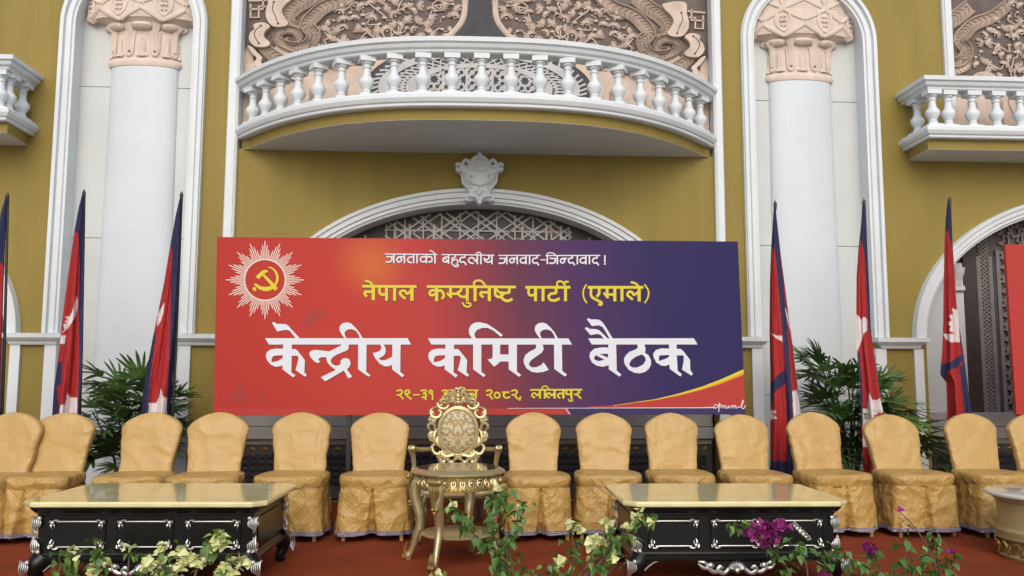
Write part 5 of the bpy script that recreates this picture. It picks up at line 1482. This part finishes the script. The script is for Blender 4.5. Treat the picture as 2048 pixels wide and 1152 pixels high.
def cabriole(parent, top, foot, m, r0=.036, name='leg', orn=None, knee=.05):
    """bowed leg from top (Vector) to foot (Vector)"""
    d = Vector((foot.x - top.x, foot.y - top.y, 0)); d = d.normalized() if d.length > 1e-4 else Vector((0, -1, 0))
    H = top.z
    P = [top, top + d * knee * .9 + Vector((0, 0, -.10 * H)), top + d * knee * 1.1 + Vector((0, 0, -.26 * H)), top + d * knee * .3 + Vector((0, 0, -.52 * H)), Vector((foot.x, foot.y, 0)) - d * .03 + Vector((0, 0, .24 * H)), Vector((foot.x, foot.y, .10 * H)), Vector((foot.x, foot.y, 0)) + d * .02 + Vector((0, 0, .03))]
    s = MB()
    s.tube(catmull(P, 6), [r0 * 1.1, r0 * 1.25, r0 * 1.15, r0 * .82, r0 * .62, r0 * .60, r0 * .72], 10)
    s.tube([P[-1], (P[-1].x, P[-1].y, 0.0)], [r0 * .72, r0 * .55], 8)
    leg = s.build(name, m, parent, True)
    if orn:
        s = MB()
        side = Vector((-d.y, d.x, 0))
        k0 = P[1] + d * r0 * 1.15
        for q in (-2, -1, 0, 1, 2):
            s.tube(catmull([k0 + side * q * .012 + Vector((0, 0, .040)), k0 + side * q * .017 + d * .014, k0 + side * q * .012 + d * .008 + Vector((0, 0, -.065 + .012 * abs(q))), k0 + side * q * .004 + d * .002 + Vector((0, 0, -.125 + .022 * abs(q)))], 4), [.007, .0095, .008, .003], 6)
        s.tube([k0 + side * -.036 + d * .006 + Vector((0, 0, .050)), k0 + side * .036 + d * .006 + Vector((0, 0, .050))], .024, 12)
        for q in (-1, 1): s.ball(k0 + side * q * .037 + d * .006 + Vector((0, 0, .050)), .020, 8, 6)
        for q, zz in ((0, -.150), (-1, -.128), (1, -.128)): s.ball(k0 + d * .004 + side * q * .014 + Vector((0, 0, zz)), .013, 8, 6)
        s.build('leaf_ornament', orn, leg, True)
        s = MB()
        ft = P[-1] + d * .012
        for q in (-1, 0, 1):
            s.tube(catmull([ft + side * q * .012 + Vector((0, 0, .09)), ft + side * q * .014 + d * .012 + Vector((0, 0, .045)), ft + side * q * .014 + d * .010], 4), [.004, .009, .010], 6)
        s.tube([ft + side * -.022 + d * .014, ft + side * .022 + d * .014], .017, 10)
        s.build('toe_ornament', orn, leg, True)
    return leg
for sx, sy in ((-1, -1), (1, -1), (-1, 1), (1, 1)):
    cabriole(thr, Vector((sx * .25, -.045 + sy * .19, .36)), Vector((sx * .285, -.045 + sy * .235, 0)), M['gold'], .030, orn=M['gold_dark'], knee=.03)

# ------------------------------------------------------------------ gold round side table
gt = thing('side_table', 'round gold side table with carved apron and four curved legs', 'table', (-.045, -2.84, 0))
s = MB(); s.lathe([(0.0, .600), (.285, .600), (.30, .602), (.318, .607), (.327, .615), (.327, .622), (.318, .630), (.308, .634), (.300, .640), (.292, .644), (.287, .646)], (0, 0, 0), 72)
tp = s.build('table_rim', M['gold'], gt, True, sharp=35)
s = MB(); s.lathe([(.2875, .640), (.2875, .6465), (.0, .6468)], (0, 0, 0), 72); s.build('table_top', M['gold_top'], gt, True, sharp=30)
s = MB(); s.lathe([(.0, .505), (.285, .505), (.290, .508), (.290, .516), (.282, .520), (.280, .525), (.280, .5995)], (0, 0, 0), 72)
ap = s.build('apron', M['gold_dark'], gt, True, sharp=35)
s = MB()
for i in range(30):
    a = 2 * PI * i / 30
    c0 = lambda da, z, e=.284: Vector((e * math.cos(a + da), e * math.sin(a + da), z))
    s.tube(catmull([c0(-.09, .525), c0(-.085, .57, .290), c0(-.03, .588, .292), c0(.03, .588, .292), c0(.085, .57, .290), c0(.09, .525)], 3), .0058, 5)
    s.tube(catmull([c0(-.045, .575), c0(-.05, .55, .292), c0(0, .532, .295), c0(.05, .55, .292), c0(.045, .575)], 3), .0050, 5)
    s.ball(c0(0, .565, .286), .010, 6, 5); s.ball(c0(.105, .535, .285), .008, 6, 4)
s.build('carved_band', M['gold'], ap, True)
for ang in (-116, 166, -30, 74):
    a = R_(ang)
    cabriole(gt, Vector((.262 * math.cos(a), .262 * math.sin(a), .585)), Vector((.335 * math.cos(a), .335 * math.sin(a), 0)), M['gold'], .036, orn=M['gold_dark'], knee=.045)
s = MB(); s.lathe([(0, .185), (.245, .185), (.256, .190), (.258, .198), (.250, .206), (.243, .208), (0, .2085)], (0, 0, 0), 56)
s.build('lower_shelf', M['gold'], gt, True, sharp=35)

# ------------------------------------------------------------------ black coffee tables with marble tops
def acanthus(s, o, ex, ez, size, flip=1, dn=Vector((0, -1, 0))):
    """fan of ribs: o origin, ex sideways axis, ez lengthwise axis"""
    for k in range(5):
        f = k / 4
        P = [o + ez * size * (.52 - .06 * f) * flip - ex * size * (.18 - .10 * f), o + ex * size * (-.10 + .42 * f) + ez * size * (.34 - .05 * f) * flip + dn * .016, o + ex * size * (-.12 + .48 * f) + ez * size * (.02 - .02 * f) * flip + dn * .022, o + ex * size * (-.10 + .30 * f) + ez * size * (-.34 + .16 * f) * flip + dn * .012, o + ex * size * (-.08 + .10 * f) + ez * size * (-.55 + .22 * f) * flip + dn * .002]
        s.tube(catmull(P, 4), [.003, size * .042, size * .044, size * .032, .002], 7)
    s.ball(o + ex * size * .30 + ez * size * .42 * flip + dn * .014, size * .15, 8, 6)
def coffee_table(x, y, w, d, rz, label):
    t = thing('coffee_table', label, 'table', (x, y, 0), rz, 'black lacquer coffee tables with marble tops')
    hw, hd = w / 2, d / 2
    def slab(e, z, c=.07):
        P = [(-hw + c, -hd), (hw - c, -hd), (hw, -hd + c), (hw, hd - c), (hw - c, hd), (-hw + c, hd), (-hw, hd - c), (-hw, -hd + c)]
        k = lambda a, b: (a[0] - math.copysign(e, a[0]), a[1] - math.copysign(e, a[1]), z)
        out = []
        for i in range(8):
            a = Vector(P[i]); prv = Vector(P[i - 1]); nx = Vector(P[(i + 1) % 8])
            for q in (.16, .0, ):
                pass
            out.append(k(P[i], 0)); 
        return out
    s = MB(); s.loft([slab(.014, .484), slab(.002, .490), slab(0, .498), slab(0, .510), slab(.003, .517), slab(.010, .520)], True, True, True)
    s.build('marble_top', M['table_marble'], t, False)
    s = MB()                                                     # cornice under the slab, carcass and base moulding
    def rect(e, z): return [(-hw + e, -hd + e, z), (hw - e, -hd + e, z), (hw - e, hd - e, z), (-hw + e, hd - e, z)]
    s.loft([rect(.085, .19), rect(.085, .425), rect(.078, .43), rect(.078, .440), rect(.070, .445), rect(.050, .470), rect(.045, .4835)], True, True, True)
    body = s.build('carcass', M['lacquer'], t)
    s = MB(); s.loft([rect(.075, .150), rect(.058, .160), rect(.055, .175), rect(.065, .185), rect(.078, .195), rect(.080, .205)], True, True, True)
    s.build('base_moulding', M['lacquer'], t)
    f = -hd + .085
    pw = (w - .17 - .16) / 3
    for i in range(3):                                           # framed front panels
        xc = (i - 1) * (pw + .03)
        x0, x1 = xc - pw / 2 + .03, xc + pw / 2 - .03
        z0, z1 = .232, .402
        s = MB(); s.box(x0 - .01, x1 + .01, f - .008, f - .0005, z0 - .008, z1 + .008, .005)
        pn = s.build('front_panel', M['lacquer'], t)
        s = MB()
        yy = f - .014
        for z, sg in ((z1 - .01, 1), (z0 + .01, -1)):
            s.tube([(x0 + .035, yy, z), (x0 + .06, yy, z + .001), (x1 - .06, yy, z + .001), (x1 - .035, yy, z)], [.0025, .0042, .0042, .0025], 6)
            for xx, sd in ((x0, 1), (x1, -1)):
                s.ball((xx + sd * .012, yy - .003, z - sg * .006), .0135, 8, 6)
                s.tube(catmull([(xx + sd * .012, yy, z), (xx + sd * .026, yy - .004, z + sg * .010), (xx + sd * .046, yy, z + sg * .006), (xx + sd * .052, yy, z - sg * .004)], 4), [.004, .006, .003], 5)
                s.tube(catmull([(xx + sd * .010, yy, z - sg * .01), (xx + sd * .006, yy - .006, z - sg * .026), (xx + sd * .012, yy, z - sg * .045)], 4), [.008, .007, .002], 5)
                s.tube(catmull([(xx + sd * .018, yy, z - sg * .012), (xx + sd * .026, yy - .005, z - sg * .024), (xx + sd * .024, yy, z - sg * .036)], 4), [.006, .005, .002], 5)
                s.tube(catmull([(xx + sd * .01, yy, z), (xx - sd * .004, yy - .004, z + sg * .004), (xx - sd * .006, yy, z - sg * .012)], 4), [.006, .005, .002], 5)
        s.build('silver_frame', M['silver'], pn, True)
    for sg in (-1, 1):                                           # side panels
        s = MB(); xs = sg * (hw - .085)
        a0, a1 = sorted((xs + sg * .0005, xs + sg * .009)); s.box(a0, a1, -hd + .17, hd - .17, .23, .405, .004); s.build('side_panel', M['lacquer'], t)
    # shaped apron
    n = 36; P = []; UP_ = .022
    xa = hw - .13
    for i in range(n + 1):
        u = -1 + 2 * i / n
        z = .125 - .070 * math.cos(u * PI) ** 2 * (1 if abs(u) < .5 else .0) - (.020 if abs(u) < .5 else .0) * 0 + (.0 if abs(u) < .5 else -.06 * max(0, (abs(u) - .8) / .2) ** 2)
        P.append((u * xa, z + UP_))
    s = MB(); s.prism([(xa, .152), (-xa, .152)][::-1] + P[::-1] if False else P + [(xa, .185), (-xa, .185)], -hd + .085, -hd + .11)
    s.build('apron', M['lacquer'], t)
    s = MB()
    for a, b in ((0, 12), (24, 36)):
        s = MB(); s.tube([(px, -hd + .082, pz + .010) for px, pz in P[a:b + 1]], .0045, 5)
        s.build('silver_edge', M['silver'], t, True)
    s = MB()                                                     # shell and leaf spray at the middle
    yo = -hd + .078
    for k in range(9):
        a = R_(20 + 17.5 * k)
        s.tube(catmull([(0, yo - .006, .070), (.035 * math.cos(a), yo - .016, .070 + .030 * math.sin(a)), (.058 * math.cos(a), yo - .006, .070 + .052 * math.sin(a))], 3), [.004, .010, .005], 6)
    s.ball((0, yo - .012, .068), .018, 8, 6)
    for sg in (-1, 1):
        s.tube(catmull([(sg * .05, yo, .075), (sg * .085, yo - .014, .052), (sg * .12, yo - .01, .072), (sg * .105, yo - .012, .095), (sg * .09, yo - .008, .082)], 4), [.012, .014, .012, .008], 6)
        s.tube(catmull([(sg * .11, yo, .060), (sg * .15, yo - .012, .062), (sg * .18, yo - .008, .090), (sg * .155, yo - .01, .105), (sg * .145, yo - .008, .090)], 4), [.010, .015, .012, .006], 6)
        s.ball((sg * .165, yo - .012, .100), .020, 8, 6)
        s.tube(catmull([(sg * .17, yo, .08), (sg * .21, yo - .012, .085), (sg * .24, yo - .005, .110)], 4), [.010, .012, .003], 6)
        s.tube(catmull([(sg * .18, yo, .10), (sg * .205, yo - .012, .118), (sg * .24, yo - .005, .122)], 4), [.008, .010, .003], 6)
    s.v = [(x, y, z + .028) for x, y, z in s.v]
    s.build('shell_ornament', M['silver'], t, True)
    for sx in (-1, 1):
        for sy in (-1, 1):
            top = Vector((sx * (hw - .11), sy * (hd - .11), .165))
            s = MB()
            dg = Vector((sx, sy, 0)).normalized()
            s.tube(catmull([top, top + dg * .035 + Vector((0, 0, -.03)), top + dg * .038 + Vector((0, 0, -.075)), top + dg * .012 + Vector((0, 0, -.125)), top + dg * .030 + Vector((0, 0, -.150))], 5), [.065, .058, .042, .030, .032], 10)
            s.ball((top.x + dg.x * .045, top.y + dg.y * .045, .018), .019, 8, 6, sz=.9)
            lg = s.build('leg', M['lacquer'], t, True)
            s = MB()
            ex = Vector((-sx, 0, 0)); dn = Vector((0, sy, 0))
            o = Vector((sx * (hw - .030), sy * (hd - .040), .115))
            acanthus(s, o, ex * 1.0, Vector((0, 0, 1)), .105, 1, dn * 1.0)
            s.build('silver_acanthus', M['silver'], lg, True)
            for z, fl in ((.372, 1), (.255, -1)):
                s = MB()
                o = Vector((sx * (hw - .072), sy * (hd - .080), z))
                acanthus(s, o, ex, Vector((0, 0, 1)), .098, fl, dn)
                acanthus(s, Vector((sx * (hw - .080), sy * (hd - .072), z)), Vector((0, -sy, 0)), Vector((0, 0, 1)), .085, fl, Vector((sx, 0, 0)))
                s.build('silver_acanthus', M['silver'], t, True)
    return t
coffee_table(-1.92, -3.12, 1.465, .92, R_(-2.0), 'black lacquer coffee table with cream marble top, left of the gold side table')
ct = coffee_table(1.680, -3.235, 1.40, .90, R_(-1.0), 'black lacquer coffee table with cream marble top, right of the gold side table')
s = MB()                                                           # slanting silver rose on the right front panel
o = Vector((.405, -.375, .325))
for k, (dx, dz, r) in enumerate(((0, 0, .016), (-.020, .018, .013), (.018, -.017, .013), (-.036, .034, .010), (.033, -.034, .010), (-.050, .048, .006), (.045, -.050, .006))):
    s.ball(o + Vector((dx, 0, dz)), r, 8, 6, sy=.5)
    s.tube(catmull([o + Vector((dx, -.004, dz)), o + Vector((dx + .014, -.008, dz + .012)), o + Vector((dx + .020, 0, dz - .004))], 3), [.005, .006, .002], 5)
s.build('silver_rose', M['silver'], ct, True)

# ------------------------------------------------------------------ drum table at the right edge
pt = thing('drum_table', 'round gold drum table with pale marble top cut by the right edge', 'table', (4.215, -2.90, 0))
s = MB(); s.lathe([(.0, .435), (.430, .435), (.440, .440), (.442, .452), (.436, .462), (.42, .468), (.0, .469)], (0, 0, 0), 64); s.build('marble_top', M['white_marble'], pt, True, sharp=40)
s = MB(); s.lathe([(.37, .155), (.375, .17), (.375, .195), (.360, .205), (.352, .22), (.362, .39), (.375, .40), (.385, .415), (.385, .4345)], (0, 0, 0), 64); s.build('drum', M['wicker'], pt, True, sharp=35)
s = MB(); s.lathe([(.36, .0), (.37, .02), (.345, .06), (.335, .10), (.355, .13), (.385, .14), (.385, .1545)], (0, 0, 0), 64); fo = s.build('foot', M['wicker'], pt, True, sharp=35)
s = MB()
for i in range(20):
    a = 2 * PI * i / 20
    c0 = lambda da, z, e=.36: Vector((e * math.cos(a + da), e * math.sin(a + da), z))
    s.tube(catmull([c0(-.14, .03), c0(-.10, .09, .37), c0(-.02, .115, .375), c0(.04, .085, .37), c0(0, .06, .375)], 4), [.006, .014, .012, .008], 6)
    s.tube(catmull([c0(.02, .03), c0(.09, .05, .375), c0(.13, .10, .365)], 4), [.006, .014, .005], 6)
s.build('carved_band', M['gold_dark'], fo, True)
# ------------------------------------------------------------------ lady palms in pots
def mesh_from(mb, name, m, smooth=True):
    o = mb.build(name, m, None, smooth); me = o.data; bpy.data.objects.remove(o); return me
def fan_leaf(rnd, nl, L, m):
    s = MB()
    # petiole from origin along +X then leaflets radiating
    s.tube(catmull([(0, 0, 0), (.10, 0, .02), (.20, 0, .02)], 3), .004, 5)
    o = Vector((.20, 0, .02))
    for k in range(nl):
        a = (k - (nl - 1) / 2) * (2.5 / max(1, nl - 1)) + rnd.uniform(-.08, .08)
        l = L * 1.12 * (1 - .22 * abs(a) / 1.25) * rnd.uniform(.85, 1.08)
        wd = .0145 * rnd.uniform(.8, 1.25)
        d = Vector((math.cos(a), math.sin(a), 0)); sd = Vector((-d.y, d.x, 0))
        droop = rnd.uniform(.05, .32)
        pts = []
        for i in range(6):
            t = i / 5
            p = o + d * l * t + Vector((0, 0, .10 * l * t - droop * l * t * t))
            w = wd * (.45, 1.0, 1.1, 1.0, .85, .22)[i]
            pts += [p - sd * w + Vector((0, 0, .25 * w)), p, p + sd * w + Vector((0, 0, .25 * w))]
        s.add(pts, [f for i in range(5) for f in ((3 * i, 3 * i + 1, 3 * i + 4, 3 * i + 3), (3 * i + 1, 3 * i + 2, 3 * i + 5, 3 * i + 4))])
    return mesh_from(s, 'fan_leaf', m)
_r = random.Random(77)
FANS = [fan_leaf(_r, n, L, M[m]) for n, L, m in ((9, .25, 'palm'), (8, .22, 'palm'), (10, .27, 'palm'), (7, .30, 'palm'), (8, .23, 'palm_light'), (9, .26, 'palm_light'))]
def palm(x, y, top, spread, label, seed, nl, lo=.42, droop_r=0.0):
    rnd = random.Random(seed)
    t = thing('potted_palm', label, 'palm', (x, y, 0), 0, 'lady palms in pots before the niches')
    s = MB(); s.lathe([(.12, 0), (.135, .02), (.165, .30), (.19, .33), (.19, .36), (.17, .362), (.165, .33)], (0, 0, 0), 24); s.build('pot', M['pot'], t, True)
    s = MB(); s.lathe([(0, .325), (.166, .325)], (0, 0, 0), 20); s.build('soil', M['soil'], t)
    nc = 11
    cs = []
    for i in range(nc):
        a = 2 * PI * i / nc + rnd.uniform(-.3, .3); r = rnd.uniform(.02, .10)
        h = top * rnd.uniform(.60, .93)
        fx = spread * rnd.uniform(.15, .62) * math.cos(a); fy = spread * .45 * rnd.uniform(.2, .6) * math.sin(a)
        P = catmull([(r * math.cos(a), r * math.sin(a), .32), (r * math.cos(a) + fx * .25, r * math.sin(a) + fy * .3, .32 + (h - .32) * .45), (fx, fy, h - .08)], 6)
        s = MB(); s.tube(P, [.011, .010, .006], 6); s.build('cane', M['cane'], t, True)
        cs.append((P, h))
    for k in range(nl):
        P, h = cs[k % nc]
        u = rnd.uniform(.12, 1.0) ** .8
        j = min(len(P) - 1, int(u * (len(P) - 1)))
        p = P[j]
        if p.z < lo: p = P[min(len(P) - 1, j + 4)]
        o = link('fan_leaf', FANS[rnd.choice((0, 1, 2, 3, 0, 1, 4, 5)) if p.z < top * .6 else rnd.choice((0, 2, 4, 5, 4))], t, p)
        az = rnd.uniform(0, 2 * PI)
        if abs(p.x) > .12 and rnd.random() < .6: az = (0 if p.x > 0 else PI) + rnd.uniform(-1.0, 1.0)
        if math.sin(az) > .55 and rnd.random() < .7: az = -az
        el = rnd.uniform(-.15, 1.05) * (1 if p.z > top * .6 else .7)
        o.rotation_euler = (rnd.uniform(-.5, .5), -el, az)
        sc = rnd.uniform(.78, 1.12); o.scale = (sc, sc, sc)
    return t
palm(-3.14, -.62, 1.46, .66, 'dark lady palm in a pot between the two flags before the left niche', 5, 112, .36)
palm(3.78, -.60, 1.64, .68, 'bushy lady palm in a pot behind the half sun flag', 6, 128, .36)
palm(-4.88, -.60, 1.15, .55, 'lady palm whose leaf tips enter at the left edge', 7, 40)
for k in range(9):                                                # arching fronds leaning right on the right palm
    pr = [o for o in scene.objects if o.name.startswith('potted_palm')][1]
    rr = random.Random(300 + k)
    o = link('fan_leaf', FANS[3 if k % 2 else 5], pr, (.28 + .05 * k, -.04 + .02 * (k % 3), 1.02 - .07 * k))
    o.rotation_euler = (rr.uniform(-.6, .6), .05 + .06 * k, rr.uniform(-.45, .25)); o.scale = (1.15,) * 3

# ------------------------------------------------------------------ bougainvillea along the stage front
def leaf_mesh(rnd, m, L=.058, W=.020):
    s = MB(); pts = []
    bend = rnd.uniform(.1, .45)
    prof = (0.10, .85, 1.0, .72, .36, .03)
    for i, w in enumerate(prof):
        t = i / 5
        z = -bend * L * t * t
        pts += [(L * t, -W * w, z + W * w * .35), (L * t, 0, z), (L * t, W * w, z + W * w * .35)]
    s.add([(-.016, 0, .0), *pts], [(0, 1, 2), (0, 2, 3)] + [(1 + f[0], 1 + f[1], 1 + f[2], 1 + f[3]) for i in range(5) for f in ((3 * i, 3 * i + 1, 3 * i + 4, 3 * i + 3), (3 * i + 1, 3 * i + 2, 3 * i + 5, 3 * i + 4))])
    return mesh_from(s, 'leaf', m)
def bract_mesh(rnd, m, L=.034, W=.016):
    s = MB()
    for k in range(3):
        a = 2 * PI * k / 3 + rnd.uniform(-.2, .2); el = rnd.uniform(.35, .8)
        d = Vector((math.cos(a) * math.cos(el), math.sin(a) * math.cos(el), math.sin(el))); sd = Vector((-math.sin(a), math.cos(a), 0)); up = d.cross(sd)
        pts = []
        for i, w in enumerate((.15, .9, 1.05, .7, .05)):
            t = i / 4; p = d * L * t - up * L * .35 * t * t
            pts += [p - sd * W * w - up * -.3 * W * w, p, p + sd * W * w - up * -.3 * W * w]
        s.add(pts, [f for i in range(4) for f in ((3 * i, 3 * i + 1, 3 * i + 4, 3 * i + 3), (3 * i + 1, 3 * i + 2, 3 * i + 5, 3 * i + 4))])
    return mesh_from(s, 'flower', m)
_r = random.Random(9)
LV = [leaf_mesh(_r, M[m], .062 * q, .022 * q) for m, q in (('leaf', 1), ('leaf', .85), ('leaf', 1.15), ('leaf_light', .8), ('leaf_light', .65), ('leaf', .7))]
BR = {'bract': [bract_mesh(_r, M['bract'], .033, .015), bract_mesh(_r, M['bract'], .028, .013), bract_mesh(_r, M['bract'], .024, .011)], 'bract_mg': [bract_mesh(_r, M['bract_mg'], .031, .013), bract_mesh(_r, M['bract_mg'], .026, .011)]}
def bougainvillea(label, root, branches, blooms, kind, seed, dens=1.0, young=.3):
    """root px x; branches: list of ([(px,py,Y)...], leaf count); blooms: (px,py,Y,count,radius px)"""
    rnd = random.Random(seed)
    rp = Vector((root[0], root[1], -.548))
    t = thing('bougainvillea', label, 'shrub', rp, 0, 'bougainvillea shrubs along the front of the stage')
    s = MB(); s.lathe([(.13, 0), (.14, .02), (.17, .26), (.19, .28), (.19, .31), (.165, .31), (.16, .28)], (0, 0, 0), 20); s.build('pot', M['pot'], t, True)
    s = MB(); s.lathe([(0, .285), (.165, .285)], (0, 0, 0), 16); s.build('soil', M['soil'], t)
    nleaf = 0
    crown = None
    for bi, (pp, n) in enumerate(branches):
        W = [at(x, y, Y) - rp for x, y, Y in pp]
        start = Vector((rnd.uniform(-.04, .04), rnd.uniform(-.04, .04), .28))
        path = catmull([start, start.lerp(W[0], .5) + Vector((0, -.03, .04))] + W, 6)
        s = MB(); s.tube(path, [.010, .008, .006, .004, .0022], 6); s.build('branch', M['bark'], t, True)
        m = len(path); i0 = int(m * .40)
        for k in range(int(n * dens * 1.3)):
            j = rnd.randint(i0, m - 1)
            p = path[j] + Vector((rnd.gauss(0, .026), rnd.gauss(0, .026), rnd.gauss(0, .020)))
            o = link('leaf', LV[rnd.choice((0, 1, 2, 5)) if rnd.random() > young else rnd.choice((3, 4))], t, p)
            o.rotation_euler = (rnd.uniform(-.8, .8), rnd.uniform(-.2, 1.15), rnd.uniform(0, 2 * PI))
            nleaf += 1
    for x, y, Y, n, r in blooms:
        for k in range(int(n * (1.35 if seed == 21 else 1.5))):
            a, q = rnd.uniform(0, 2 * PI), math.sqrt(rnd.random()) * r
            p = at(x + q * math.cos(a), y + q * .85 * math.sin(a), Y + rnd.uniform(-.05, .05)) - rp
            o = link('flower', rnd.choice(BR[kind]), t, p)
            o.rotation_euler = (rnd.uniform(-.2, 1.6), rnd.uniform(-.7, .7), rnd.uniform(0, 2 * PI))
    return t
F = -3.95
bougainvillea('cream green flowered bougainvillea before the left black table', (-1.75, -4.12),
    [([(150, 1160, F), (150, 1120, F), (135, 1105, F)], 22), ([(200, 1165, F), (205, 1120, F), (192, 1078, F)], 30), ([(255, 1165, F), (258, 1120, F), (262, 1098, F)], 16), ([(320, 1165, F), (330, 1130, F), (325, 1098, F)], 16),
     ([(380, 1170, F), (400, 1125, F), (425, 1080, F), (440, 1070, F)], 20), ([(420, 1180, F), (455, 1140, F), (480, 1115, F)], 14), ([(300, 1180, F), (270, 1150, F)], 16), ([(100, 1175, F), (120, 1140, F), (118, 1115, F)], 12)],
    [(150, 1108, F, 6, 14), (185, 1143, F, 8, 18), (250, 1095, F, 4, 8), (325, 1098, F, 5, 14), (310, 1130, F, 26, 26), (365, 1115, F, 22, 24), (395, 1120, F, 16, 18), (440, 1082, F, 14, 20), (425, 1098, F, 6, 14), (475, 1128, F, 18, 24), (445, 1145, F, 12, 16), (215, 1130, F, 3, 10), (350, 1148, F, 12, 20)], 'bract', 21, 1.0, .3)
bougainvillea('green leafy bougainvillea reaching up before the gold side table', (.05, -4.12),
    [([(1010, 1170, F), (985, 1110, F), (945, 1065, F), (920, 1035, F), (905, 1020, F)], 56), ([(1015, 1175, F), (1000, 1110, F), (985, 1050, F), (990, 1010, F), (1000, 985, F)], 66), ([(1030, 1175, F), (1020, 1110, F), (1030, 1050, F), (1045, 1010, F)], 46), ([(1060, 1185, F), (1010, 1130, F), (975, 1090, F)], 34), ([(880, 1180, F), (875, 1160, F), (880, 1148, F)], 14)],
    [(907, 1008, F, 2, 5), (1000, 976, F, 3, 6), (985, 1090, F, 2, 5), (1035, 1015, F, 2, 5), (970, 1020, F, 1, 3), (878, 1150, F, 3, 6)], 'bract', 22, 1.0, .14)
bougainvillea('sprawling green and cream bougainvillea before the red carpet, left of the right table', (.55, -4.12),
    [([(1130, 1180, F), (1150, 1120, F), (1145, 1080, F), (1138, 1055, F)], 26), ([(1140, 1180, F), (1185, 1120, F), (1220, 1090, F), (1222, 1060, F)], 40), ([(1150, 1175, F), (1200, 1125, F), (1250, 1070, F), (1285, 1038, F), (1305, 1042, F)], 36), ([(1120, 1180, F), (1110, 1150, F), (1105, 1125, F)], 26), ([(1080, 1190, F), (1075, 1160, F), (1065, 1145, F)], 22), ([(1160, 1170, F), (1215, 1130, F), (1255, 1110, F)], 16)],
    [(1145, 1052, F, 6, 12), (1215, 1045, F, 8, 12), (1195, 1090, F, 14, 20), (1220, 1110, F, 8, 14), (1280, 1030, F, 6, 14), (1120, 1125, F, 5, 10), (1300, 1045, F, 2, 6), (1160, 1060, F, 2, 6), (1255, 1055, F, 3, 8)], 'bract', 23, 1.0, .34)
bougainvillea('magenta flowered bougainvillea trailing before the right black table', (2.05, -4.12),
    [([(1600, 1190, F), (1570, 1130, F), (1530, 1085, F), (1490, 1055, F), (1465, 1048, F)], 44), ([(1620, 1190, F), (1610, 1120, F), (1580, 1085, F)], 24), ([(1640, 1190, F), (1650, 1130, F), (1625, 1098, F)], 26), ([(1700, 1190, F), (1720, 1140, F), (1690, 1110, F), (1660, 1100, F)], 40), ([(1740, 1190, F), (1760, 1135, F), (1740, 1105, F)], 26), ([(1760, 1190, F), (1790, 1140, F), (1815, 1130, F)], 26)],
    [(1520, 1062, F, 26, 24), (1545, 1068, F, 24, 24), (1565, 1055, F, 14, 16), (1495, 1070, F, 8, 12), (1738, 1100, F, 14, 15), (1655, 1150, F, 4, 8), (1530, 1085, F, 10, 14)], 'bract_mg', 24, 1.0, .10)
bougainvillea('thin twiggy bougainvillea before the red carpet near the round drum table', (2.75, -4.12),
    [([(1880, 1190, F), (1870, 1130, F), (1850, 1085, F), (1825, 1050, F), (1798, 1022, F)], 10), ([(1890, 1190, F), (1880, 1140, F), (1870, 1095, F), (1865, 1070, F)], 36), ([(1900, 1190, F), (1905, 1140, F), (1915, 1110, F)], 26), ([(1870, 1190, F), (1850, 1150, F), (1845, 1120, F)], 20), ([(1860, 1190, F), (1820, 1110, F), (1790, 1075, F)], 4)],
    [(1800, 1020, F, 1, 2), (1905, 1105, F, 2, 6)], 'bract_mg', 25, 1.0, .15)
